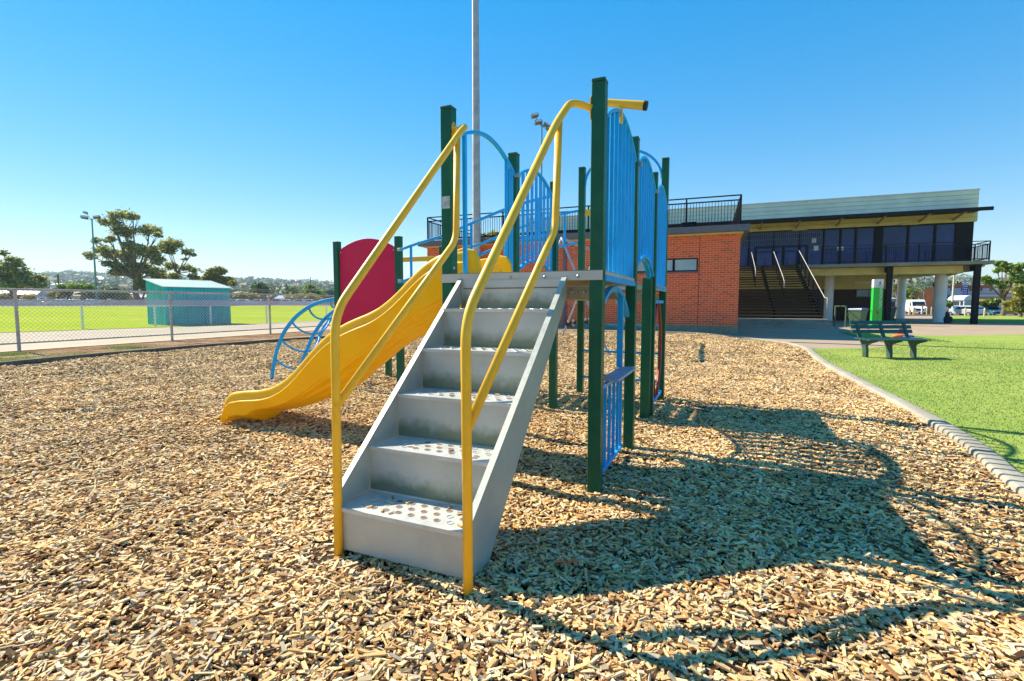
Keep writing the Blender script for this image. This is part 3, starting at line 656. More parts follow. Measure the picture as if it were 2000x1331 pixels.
def ring(u):
    w = 0.05 if -4.1 < u < -1.25 else 0.0
    zr = smoothi(top, u, w) if w else interp(top, u)
    zb = smoothi(bot, u, w*0.4) if w else interp(bot, u)
    h = zr-zb; fl = 1.0+0.12*S((u+1.6)/0.4)          # widens a little at the entrance
    floor = max(zb+0.03, zr-0.235*min(1, h/0.33)) if u > -4.2 else zb+h*0.45
    half = [(-0.300, 0.002), (-0.312, -0.004), (-0.320, -0.016), (-0.322, -0.04), (-0.323, -0.088), (-0.327, -0.094), (-0.340, -0.099), (-0.346, -0.108)]
    out = []
    for a, b in half: out.append((a*fl, zr+b*min(1, h/0.2)))
    nt = 64
    for k in range(1, nt+1):
        t = k/nt
        tb = max(0, (t-0.56)/0.44); a = -0.346+0.05*min(t, 0.56)/0.56+0.26*tb**1.1
        ph = (tb*3.2) % 1.0; saw = ph/0.72 if ph < 0.72 else 1-(ph-0.72)/0.28
        corr = 0.050*(saw-0.5)*S(tb/0.10)*S((1-tb)/0.10)*S((u+3.5)/0.6)
        zz = zr-0.112*min(1,h/0.2)-(h-0.112*min(1,h/0.2))*t
        out.append(((a-corr)*fl, zz+corr*0.3))
    out.append((0.0, zb-0.0))
    n = len(out)
    outer = out+[(-a, z) for a, z in out[:-1][::-1]]
    hh = zr-floor
    inner = [(0.290, 0.000), (0.282, -0.008), (0.278, -0.03), (0.275, -hh*0.5), (0.235, -hh*0.85), (0.17, -hh*0.98), (0, -hh)]
    inn = [(a*fl, zr+b) for a, b in inner]; inn = inn+[(-a, z) for a, z in inn[:-1][::-1]]
    return [Vector((u, cc+a, z)) for a, z in outer+inn]
rings = [ring(u) for u in us]; k = len(rings[0]); vs = [p for r in rings for p in r]
fs = [(i*k+j, i*k+(j+1)%k, (i+1)*k+(j+1)%k, (i+1)*k+j) for i in range(len(rings)-1) for j in range(k)]
sl.add(vs, fs)
no = len([0]*k)
slo = sl.build('slide', 'slide', PS, smooth=True)
# end caps as fans
bm = bmesh.new(); bm.from_mesh(slo.data); bmesh.ops.holes_fill(bm, edges=[e for e in bm.edges if e.is_boundary], sides=0); bm.to_mesh(slo.data); bm.free()
es = slo.modifiers.new('edges', 'EDGE_SPLIT'); es.split_angle = rad(50)
# entrance side wings
for vv in (0.335, 0.995):
    w_ = MB(); prof = [(-1.30, 1.45), (-1.30, 1.79), (-1.22, 1.815), (-1.11, 1.79), (-1.07, 1.72), (-1.05, 1.58), (-1.15, 1.578), (-1.17, 1.45)]
    w_.prism([Vector((a, vv-0.02, b)) for a, b in prof], (0,0,0), (0,0.04,0)); w_.build('side_wing', 'slide', slo, bevel=0.014, seg=3)

# bridge rails between main deck and the small tower
def rail_z(u, lo=0.0):
    tab = [(-3.56,2.10),(-3.33,2.17),(-2.8,2.275),(-2.4,2.405),(-1.92,2.555),(-1.62,2.625),(-1.20,2.69)]
    return smoothi(tab, u, 0.06)+lo
for v in (2.62, 3.72):
    b_ = MB(); us_ = [-3.56+2.36*k/20 for k in range(21)]
    b_.strip([Vector((u, v, rail_z(u))) for u in us_], 0.03, 0.032, (0,1,0))
    b_.strip([Vector((u, v, rail_z(u, -0.46))) for u in us_], 0.03, 0.032, (0,1,0))
    for u in (-3.33, -2.36, -1.40): b_.box(u-0.016, u+0.016, v-0.013, v+0.013, rail_z(u,-0.47), rail_z(u))
    b_.build('bridge_rail', 'blue', PS, bevel=0.003, seg=1)
bd = MB()
for k in range(16):
    u = -3.52+2.30*k/15; z = 1.10+0.47*k/15; bd.box(u-0.065, u+0.065, 2.72, 3.62, z-0.035, z-0.005)
build_each(bd, 'bridge_plank', 'brown_beam', PS, bevel=0.004)
bk = MB()
for z in (2.12, 1.68): bk.box(-3.555, -3.50, 2.60, 2.64, z-0.022, z+0.022)
build_each(bk, 'bracket', 'bolt', PS, bevel=0.005)
# red panel
n = 26; pu0, pu1 = -4.695, -3.655
pts = [Vector((pu0, 2.69, 0.93)), Vector((pu1, 2.69, 0.93))]+[Vector((pu1+(pu0-pu1)*k/n, 2.69, 2.165+0.155*sinp(math.pi*k/n)**0.85)) for k in range(n+1)]
rp = MB(); rp.prism(pts, (0,0,0), (0,0.016,0)); rpo = rp.build('red_panel', 'red', PS, bevel=0.004)
bolts([(pu0+0.03, 2.689, 2.13),(pu1-0.03, 2.689, 2.13),(pu0+0.03, 2.689, 1.0),(pu1-0.03, 2.689, 1.0)], (0,-1,0), rpo, 0.012)
# arch climber
def arc_pt(t, v, inset=0.0):   # t 0 ground .. 1 top
    tab = [(-0.03,-6.60,-0.15),(0,-6.56,0.0),(0.08,-6.54,0.14),(0.25,-6.46,0.43),(0.48,-6.26,0.83),(0.68,-5.95,1.13),(0.85,-5.55,1.34),(1.0,-5.09,1.43),(1.12,-4.77,1.42)]
    def f(t):
        for a, b in zip(tab, tab[1:]):
            if t <= b[0]: s = (t-a[0])/(b[0]-a[0]); return a[1]+(b[1]-a[1])*s, a[2]+(b[2]-a[2])*s
        return tab[-1][1], tab[-1][2]
    ac = [f(t+d) for d in (-0.06,-0.03,0,0.03,0.06)] if 0.06 < t < 1.04 else [f(t)]
    u = sum(a[0] for a in ac)/len(ac); z = sum(a[1] for a in ac)/len(ac)
    return Vector((u+inset*math.sin(min(1,t)*math.pi*0.8+0.5), v, z-inset*0.35*min(1,max(t,0))))
for v, ins in ((2.97, 0), (3.42, 0.24), (3.87, 0)):
    c_ = MB(); c_.strip([arc_pt(-0.03+1.15*k/34, v, ins) for k in range(35)], 0.04, 0.055, (0,1,0)); c_.build('climber_arch', 'blue', PS, bevel=0.004, seg=1)
cr = MB()
for t in (0.22, 0.42, 0.62, 0.81, 0.99):
    a, c = arc_pt(t, 2.97), arc_pt(t, 3.87); mm_ = arc_pt(max(t-0.13, 0.03), 3.42, 0.24)
    pts = []
    for k in range(17):
        s = k/16; w = 4*s*(1-s); q = a.lerp(c, s); pts.append(q+(mm_-a.lerp(c, 0.5))*(w**0.8))
    cr.tube(pts, 0.017, 8)
build_each(cr, 'climber_rung', 'blue', PS, smooth=True)
# ------------------------------------------------------------------ chain-link fence on the left
FD = Vector((0.388, 0.922, 0)).normalized(); F0 = Vector((-14.16, 14.19, 0)); FS = 4.32
nF, nB = 4, 2
fr = math.atan2(FD.y, FD.x)
fence = empty('chain_link_fence', F0, fr, 'galvanised chain-link fence with pipe rails running beside the chip bed', 'fence')
X0, X1 = -nB*FS, nF*FS
for k in range(-nB, nF+1):
    p = MB(); p.tube([(k*FS, 0, -0.1), (k*FS, 0, 1.70)], 0.042, 14); p.tube([(k*FS, 0, 1.66), (k*FS, 0, 1.71)], 0.047, 14)
    p.build('fence_post', 'fencepipe', fence, smooth=False, autosm=True)
r_ = MB(); r_.tube([(X0, 0, 1.745), (X1, 0, 1.745)], 0.034, 12); r_.build('top_rail', 'fencepipe', fence, autosm=True)
r_ = MB(); r_.tube([(X0, 0, 0.21), (X1, 0, 0.21)], 0.024, 10); r_.build('bottom_rail', 'fencepipe', fence, autosm=True)
w_ = MB(); z0, z1 = 0.22, 1.73; step = 0.115; hh = z1-z0; r = 0.0037
def wire(mb, x0_, za, x1_, zb, y):
    d = Vector((x1_-x0_, 0, zb-za)).normalized(); n_ = Vector((-d.z, 0, d.x)); yy = Vector((0, 1, 0))
    vs = []
    for e in (Vector((x0_, y, za)), Vector((x1_, y, zb))):
        for an in (0, 2.094, 4.189): vs.append(e+(n_*math.cos(an)+yy*math.sin(an))*r)
    mb.add(vs, [(0,1,4,3),(1,2,5,4),(2,0,3,5)])
x = X0-hh
while x < X1:
    a, b = x, x+hh; za, zb = z0, z1
    if a < X0: za += X0-a; a = X0
    if b > X1: zb -= b-X1; b = X1
    if b > a: wire(w_, a, za, b, zb, -0.004); wire(w_, (X0+X1)-a, za, (X0+X1)-b, zb, 0.004)
    x += step
w_.build('chain_link', 'wire', fence)

# ------------------------------------------------------------------ oval boundary fence: white posts and a mesh band
op = [(-31.0,14.0),(-27.0,21.0),(-23.16,26.74),(-21.2,29.46),(-19.42,31.98),(-17.3,35.0),(-14.8,39.6),(-12.6,45.0),(-10.8,52.0)]
of = empty('boundary_fence', (op[0][0], op[0][1], 0), 0, 'low white-posted boundary fence with a grey mesh band around the oval', 'fence')
o0 = Vector((op[0][0], op[0][1], 0))
for (x, y) in op:
    p = MB(); p.cbox((x-o0.x, y-o0.y, 0.60), (0.085, 0.085, 1.34)); p.build('fence_post', 'white', of, bevel=0.008)
bn = MB(); rlm = MB()
for (a, b) in zip(op, op[1:]):
    A = Vector((a[0], a[1], 0))-o0; B = Vector((b[0], b[1], 0))-o0; d = (B-A).normalized(); s = Vector((d.y, -d.x, 0))*0.05
    bn.add([A+s+Vector((0,0,1.21)), B+s+Vector((0,0,1.21)), B+s+Vector((0,0,1.55)), A+s+Vector((0,0,1.55))], [(0,1,2,3)])
    rlm.tube([A+Vector((0,0,1.20)), B+Vector((0,0,1.20))], 0.022, 6, cap=False)
bn.build('mesh_band', 'band', of); rlm.build('rail', 'white', of)

# ------------------------------------------------------------------ teal shed
sh0 = Vector((-21.3, 30.55, 0)); ang = rad(54)
shed = empty('teal_shed', sh0, ang, 'teal ribbed steel shed with a pale skillion roof by the oval', 'shed')
L_, Dp = 3.82, 3.0
b_ = MB(); b_.add([(0,0,0),(L_,0,0),(L_,Dp,0),(0,Dp,0),(0,0,2.33),(L_,0,2.33),(L_,Dp,2.86),(0,Dp,2.86)], [(0,3,2,1),(4,5,6,7),(0,1,5,4),(1,2,6,5),(2,3,7,6),(3,0,4,7)])
# ribs
for k in range(23):
    x = 0.1+k*(L_-0.2)/22; b_.box(x-0.03, x+0.03, -0.022, -0.001, 0.02, 2.31)
for k in range(12):
    y = 0.15+k*(Dp-0.3)/11; b_.box(-0.022, -0.001, y-0.03, y+0.03, 0.02, 2.3+0.53*y/Dp-0.03)
b_.build('shed_wall', 'teal_sheet', shed)
rf = MB(); rf.add([(-0.12,-0.10,2.345),(L_+0.12,-0.10,2.345),(L_+0.12,Dp+0.12,2.91),(-0.12,Dp+0.12,2.91),(-0.12,-0.10,2.385),(L_+0.12,-0.10,2.385),(L_+0.12,Dp+0.12,2.95),(-0.12,Dp+0.12,2.95)], [(0,3,2,1),(4,5,6,7),(0,1,5,4),(1,2,6,5),(2,3,7,6),(3,0,4,7)])
for k in range(24):
    x = -0.08+k*(L_+0.16)/23; rf.bar((x,-0.09,2.395),(x,Dp+0.11,2.96),0.05,0.03)
rf.build('shed_roof', 'teal_roof', shed)

# ------------------------------------------------------------------ poles
def lamp_pole(name, x, y, h, r0, r1, mat, label, heads, z0=0.0):
    o = empty(name, (x, y, z0), 0, label, 'light pole')
    p = MB(); p.tube([(0,0,-0.2),(0,0,h*0.33),(0,0,h*0.66),(0,0,h)], [r0, r0+(r1-r0)*0.33, r0+(r1-r0)*0.66, r1], 8 if r0 > 0.15 else 10); p.build('pole', mat, o, autosm=True)
    for (dx, dz, tilt, s) in heads:
        hd = MB(); hd.cbox((0,0,0), (0.85*s, 0.5*s, 0.32*s)); hd.cbox((0, 0.1*s, 0.22*s), (0.4*s, 0.35*s, 0.16*s))
        q = hd.build('flood_lamp', 'slabgrey', o, bevel=0.03); q.location = (dx, -0.2, h+dz); q.rotation_euler = (rad(-25), rad(tilt), rad(20))
        gl = MB(); gl.cbox((0,-0.26*s,-0.02), (0.72*s, 0.02, 0.25*s)); gl.build('lens', 'lampglass', q)
    if heads:
        for (dx, dz, tilt, s) in heads:
            c = MB(); c.bar((0, 0, h-0.3), (dx, -0.1, h+dz-0.1), 0.09, 0.09); c.build('lamp_arm', mat, o)
    return o
lamp_pole('light_pole', -1.70, 24.15, 24.0, 0.215, 0.12, 'galv', 'tall tapered galvanised pole in front of the brick building, cut off by the photo top', [], 0.1)
lamp_pole('light_pole', 4.2, 72.0, 26.6, 0.14, 0.10, 'teal_pole', 'slim floodlight pole seen behind the climbing frame with lamps in the sky', [(-1.0,1.05,-20,1.25),(-0.5,0.15,-15,1.3),(0.7,-0.25,22,1.1),(1.05,-0.85,22,1.0)], 0.0)
lamp_pole('light_pole', -94.7, 113.5, 19.6, 0.22, 0.13, 'teal_pole', 'teal floodlight pole beside the tallest gum tree with two lamps at its top', [(-1.5,0.25,10,1.5),(1.3,0.3,-10,1.5),(-1.2,1.3,10,1.0)], 0.8)

# ------------------------------------------------------------------ foliage
def leaf_cloud(clumps, n, size, mat, name, parent=None, flat=0.5, seed=1, shell=0.55, hang=0.0):
    """clumps: (x,y,z,rx,ry,rz). n leaves in total shared by volume; small quads in sub-clusters"""
    R = np.random.RandomState(seed); C = np.array(clumps, float)
    vol = (C[:,3]*C[:,4]*C[:,5])**0.72; cnt = np.maximum(8, (n*vol/vol.sum()).astype(int))
    P = []
    for c, k in zip(C, cnt):
        ns = max(4, int(k/22))
        d = R.normal(size=(ns,3)); d /= np.linalg.norm(d, axis=1)[:,None]
        rr = R.uniform(shell, 1.0, ns)[:,None]
        sub = c[:3]+d*rr*c[3:6]*R.uniform(0.8, 1.08, (ns,1))
        sub[:,2] = np.maximum(sub[:,2], c[2]-c[5]*0.75)
        which = R.randint(0, ns, k); sr = (c[3]*c[4]*c[5])**(1/3)*0.24
        P.append(sub[which]+R.normal(size=(k,3))*sr*np.array([1.15,1.15,0.75]))
    P = np.concatenate(P); m = len(P)
    a = R.normal(size=(m,3)); a[:,2] *= flat; a[:,2] -= hang; a /= np.linalg.norm(a, axis=1)[:,None]
    b = R.normal(size=(m,3)); b -= a*(a*b).sum(1)[:,None]; b /= np.linalg.norm(b, axis=1)[:,None]
    sz = size*R.uniform(0.55, 1.4, m)[:,None]
    a *= sz; b *= sz*0.55
    V = np.stack([P-a, P+b*0.9-a*0.1, P+a, P-b*0.9+a*0.1], 1).reshape(-1,3)
    me = bpy.data.meshes.new(name); me.vertices.add(len(V)); me.vertices.foreach_set('co', V.astype(np.float32).ravel())
    me.loops.add(m*4); me.loops.foreach_set('vertex_index', np.arange(m*4, dtype=np.int32))
    me.polygons.add(m); me.polygons.foreach_set('loop_start', np.arange(0, m*4, 4, dtype=np.int32)); me.polygons.foreach_set('loop_total', np.full(m, 4, dtype=np.int32))
    me.update(calc_edges=True); me.materials.append(M[mat])
    o = bpy.data.objects.new(name, me); COL.objects.link(o)
    if parent is not None: o.parent = parent
    return o
def tree(name, base, D, cl, label, n, size, mat='leaf_gum', group=None, trunk_r=0.4, fork=None, cat='tree', seed=1, hang=0.3, limbs=True):
    """cl: clumps in photo pixels (px,py,rx,ry), stood at depth D; base: world xyz"""
    B = Vector(base); o = empty(name, B, 0, label, cat, group); R = random.Random(seed)
    ws = []
    for c in cl:
        p = at(c[0], c[1], D+R.uniform(-1, 1)*D*0.018)
        s = D/F_PX; ws.append((p.x-B.x, p.y-B.y, p.z-B.z, c[2]*s*0.92, min(c[2], 22)*s*0.85, c[3]*s*0.88))
    crown = leaf_cloud(ws, n, size, mat, 'crown', o, seed=seed, hang=hang)
    if limbs:
        t = MB(); F = at(fork[0], fork[1], D)-B if fork else Vector((0, 0, min(w[2] for w in ws)*0.6))
        mid = F*0.5+Vector((0.02*D*R.uniform(-0.3, 0.3), 0, 0))
        t.tube([Vector((0,0,-0.3)), Vector((0,0,0.1)), mid, F], [trunk_r*1.3, trunk_r, trunk_r*0.85, trunk_r*0.7], 9)
        for w in ws:
            e = Vector(w[:3]); 
            if (e-F).length < 0.3: continue
            k1 = F.lerp(e, 0.4)+Vector((0, 0, -0.10*(e-F).length*0.4)); k2 = F.lerp(e, 0.75)+Vector((R.uniform(-1,1), R.uniform(-1,1), 0))*0.04*(e-F).length
            q = trunk_r*0.42
            t.tube([F-Vector((0,0,0.3*trunk_r)), k1, k2, e], [q, q*0.7, q*0.45, q*0.2], 6)
            for s_ in range(3):
                d = Vector((R.uniform(-1,1)*w[3], R.uniform(-1,1)*w[4], R.uniform(-0.3,0.8)*w[5]))*0.8
                t.tube([k2, (k2+e+d)/2, e+d], [q*0.3, q*0.2, q*0.08], 5)
        t.build('trunk', 'bark_trunk', o, smooth=True)
    return o
Z = 0.8
BT = [(213.6,434,19,8),(237,421,28,7),(260,423,14,6),(243,453,20,13),(290,450,24,9),(308,459,10,5),(213,468,13,7),(186.6,469,8,8),(176,500,12,8),(197,487,15,9),(217,497,20,12),(257,480,18,11),(251,499,22,12),(290,491,25,12),(304,509,17,11),(213,516,15,7),(243,521,22,10),(281,524,20,11),(232,532,18,7),(305,532,20,9),(226,445,10,5)]
p = at(272, 593, 125); tree('gum_tree', (p.x, 125, Z), 125, BT, 'tallest spreading gum tree with layered open crown rising behind the teal shed', 17000, 0.30, 'leaf_gum', None, 0.75, (266,545), seed=3)
T2 = [(335,477,22,9),(330,489,14,8),(322,480,10,6),(368,492,11,7),(376,497,6,5),(360,506,8,2.5),(335,521,13,9),(365,523,13,7),(384,529,10,6),(343,541,14,8),(378,542,12,7),(310,540,15,9)]
p = at(345, 593, 130); tree('gum_tree', (p.x, 130, Z), 130, T2, 'slimmer gum tree with separate round tufts just right of the tallest gum', 6500, 0.30, 'leaf_gum', None, 0.4, (346,533), seed=4)
T3 = [(416,535,14,9),(432,530,11,7),(423,528,9,5),(446,549,12,8),(405,546,10,7),(430,549,13,8),(455,553,7,5)]
p = at(425, 593, 128); tree('gum_tree', (p.x, 128, Z), 128, T3, 'bushy olive gum tree above the right end of the shed roof', 5000, 0.38, 'leaf_olive', None, 0.35, (425,565), seed=5)
T4 = [(281,557,13,11),(290,564,11,8),(272,549,8,6)]
p = at(281, 593, 122); tree('bushy_tree', (p.x, 122, Z), 122, T4, 'low yellow-green bushy tree under the tallest gum beside the shed', 2200, 0.38, 'leaf_olive', None, 0.3, (281,575), seed=6)
T5 = [(8,495,10,6),(27,508,13,7),(35,516,12,6),(14,522,18,9),(14,543,24,13),(47,533,15,11),(54,549,18,12),(78,546,12,11),(75,557,13,6),(-20,520,25,18),(-40,540,30,20),(20,557,22,8)]
p = at(25, 593, 112); tree('gum_tree', (p.x, 112, Z), 112, T5, 'dense dark gum tree at the left edge of the photo', 12000, 0.29, 'leaf_gum', None, 0.5, (22,560), seed=7)
T6 = [(508,563,13,10),(500,567,9,8),(517,567,9,8),(508,556,9,5)]
p = at(508, 593, 150); tree('round_tree', (p.x, 150, Z), 150, T6, 'round dark tree standing alone beyond the field to the right of the shed', 2600, 0.42, 'leaf_dark', None, 0.35, (508,578), seed=8)
for i, (px, py, rx, ry, lb) in enumerate(((570,566,11,6,'left-hand light green tree of the pair before the green shed'), (606,566,13,9,'right-hand light green rounded tree beside the green shed'), (628,573,9,5,'small green bush against the left wall of the green shed'))):
    p = at(px, 593, 150); tree('round_tree', (p.x, 150, Z), 150, [(px,py,rx,ry),(px-rx*0.5,py+3,rx*0.7,ry*0.8),(px+rx*0.5,py+4,rx*0.7,ry*0.7)], lb, 1500, 0.4, 'leaf_light', None, 0.25, (px, py+ry), seed=20+i)
bushes = [(112,576,16,6,'leaf_olive','low yellow-green bush beside the white gabled house'),(130,572,9,7,'leaf_dark','dark bush right of the timber power pole'),(60,580,14,4,'leaf_olive','low hedge bush in front of the pink-roofed house'),
          (188,577,20,9,'leaf_dark','dark bush left of the teal floodlight pole'),(222,572,24,12,'leaf_dark','big dark bush right of the teal floodlight pole'),(160,560,22,6,'leaf_light','green bush above the tan roof'),(130,559,16,5,'leaf_light','green bush between power pole and tan roof'),
          (238,580,9,5,'leaf_light','small light green bush at the foot of the tallest gum'),(10,579,14,4,'leaf_olive','low bush under the dense tree at the left edge'),(457,581,10,5,'leaf_light','small bush at the right foot of the teal shed'),(590,580,34,6,'leaf_olive','long olive bush row behind the parked cars'),(480,578,22,5,'leaf_olive','dull bush row left of the round dark tree')]
for i, (px, py, rx, ry, mt, lb) in enumerate(bushes):
    p = at(px, 593, 134); tree('bush', (p.x, 134, Z), 134, [(px,py,rx,ry),(px-rx*0.5,py+1,rx*0.6,ry*0.8),(px+rx*0.55,py+1,rx*0.6,ry*0.9)], lb, 900, 0.4, mt, None, 0.15, (px, py+ry*0.8), 'bush', seed=40+i, limbs=True)
# palm beside the tan roof
pp = at(163, 593, 133); pm = empty('palm_tree', (pp.x, 133, Z), 0, 'small palm standing in front of the tan roof', 'palm tree')
t_ = MB(); t_.tube([(0,0,0),(0.05,0,3.2)], [0.16,0.12], 8); t_.build('trunk', 'bark_trunk', pm)
t_ = MB()
for k in range(16):
    an = k*2.4; d = Vector((math.cos(an), math.sin(an), 0)); pr = [Vector((0.05,0,3.2))+d*s*1.9+Vector((0,0,1.3*s-1.7*s*s)) for s in (0,0.3,0.6,0.85,1.0)]
    for a, b in zip(pr, pr[1:]): t_.bar(a, b, 0.25, 0.03)
t_.build('crown', 'leaf_dark', pm)

# ------------------------------------------------------------------ far houses on the left
def house(px0, px1, y_ridge, y_eave, D, wall, roof, label, name='house', ridge='x', z0=Z, cat='house', gable=None, base_y=None):
    A = at(px0, y_eave, D); B = at(px1, y_eave, D); R_ = at((px0+px1)/2, y_ridge, D)
    w = B.x-A.x; ze = A.z-z0; zr = R_.z-z0; d = max(6, w*0.6)
    o = empty(name, (A.x, D, z0), 0, label, cat)
    m = MB(); m.box(0.25, w-0.25, 0.25, d, -0.3, ze); m.build('wall', wall, o)
    r = MB()
    if ridge == 'x':
        r.add([(0,0,ze),(w,0,ze),(w,d+0.3,ze),(0,d+0.3,ze),(w*0.08,d/2,zr),(w*0.92,d/2,zr)], [(0,1,5,4),(2,3,4,5),(0,4,3),(1,2,5),(0,3,2,1)])
    else:
        r.add([(0,0,ze),(w,0,ze),(w/2,0,zr),(0,d+0.3,ze),(w,d+0.3,ze),(w/2,d+0.3,zr)], [(0,3,5,2),(1,2,5,4),(0,2,1),(3,4,5),(0,1,4,3)])
    r.build('roof', roof, o)
    g = MB(); k = max(1, int(w/4))
    for i in range(k):
        x = w*(i+0.5)/k; g.box(x-0.6, x+0.6, 0.20, 0.24, ze*0.35, ze*0.8)
    g.build('window', 'carglass', o)
    return o
house(-60, 74, 567, 575.5, 138, 'redbrown', 'roofpink', 'long low house under a pale pink roof at the left edge')
house(68, 92, 569, 579.5, 131, 'white', 'roofblue', 'white house gable end beside the pink roof', ridge='y')
house(90, 176, 569, 578, 142, 'creamwall', 'rooftan', 'long house under a tan roof behind the power pole')
house(95, 113, 553, 556, 175, 'white', 'roofblue', 'pale blue-white building above the tan roof near the power pole')
house(244, 294, 575, 581, 136, 'creamwall', 'roofgrey', 'cream house just left of the teal shed')
house(245, 262, 572, 575, 150, 'creamwall', 'roofpink', 'small pale roof behind the trunk of the tallest gum')
house(452, 466, 569, 573, 150, 'white', 'roofgrey', 'small grey-roofed house at the right end of the teal shed')
house(466, 528, 575, 581, 150, 'redbrown', 'rooftan', 'brown house with a tan roof below the round dark tree')
house(534, 561, 577, 583.5, 140, 'white', 'roofblue', 'low building with a pale blue roof behind the parked cars')
house(540, 556, 566, 573, 170, 'roofgreen', 'roofgreen', 'small green-roofed hut beside the right-hand power pole')
house(628, 668, 566.5, 572, 150, 'roofgreen', 'roofgreen', 'green steel shed seen left of the red panel', ridge='y', cat='shed', name='green_shed')
# power poles with cross arms
for i, (px, yt, lb) in enumerate(((113,536,'dark timber power pole in front of the tan roof'),(91,552,'short pole left of the pale blue-white building'),(141,552,'thin pole above the tan roof'),(560,555,'timber power pole behind the parked cars right of the shed'),(606,541,'thin tall mast rising above the light green trees'))):
    p = at(px, yt, 145); q = empty('power_pole', (p.x, 145, Z), 0, lb, 'power pole'); h = p.z-Z
    m = MB(); r0 = 0.24 if i in (0,3) else 0.12; m.tube([(0,0,-0.3),(0,0,h)], [r0, r0*0.75], 8); m.build('pole', 'wood_pole', q)
    if i != 4: m = MB(); m.bar((-1.1,0,h-0.6),(1.1,0,h-0.6),0.13,0.13); m.build('cross_arm', 'wood_pole', q)
wr = MB()
for za, zb in ((561,564),(564,567)):
    a, b = at(455, za, 144.6), at(654, zb-3, 144.6); pts = [a.lerp(b, k/14)-Vector((0,0,0.9*4*(k/14)*(1-k/14))) for k in range(15)]
    wr.tube(pts, 0.05, 4)
tag(wr.build('power_lines', 'wire'), 'pair of thin overhead wires crossing in front of the far hills', 'power line')
wr = MB(); a, b = at(196, 553, 113), at(258, 562, 128); wr.tube([a.lerp(b, k/8)-Vector((0,0,0.5*4*(k/8)*(1-k/8))) for k in range(9)], 0.05, 4)
tag(wr.build('stay_wire', 'wire'), 'thin sloping wire between the teal pole and the tallest gum', 'wire')

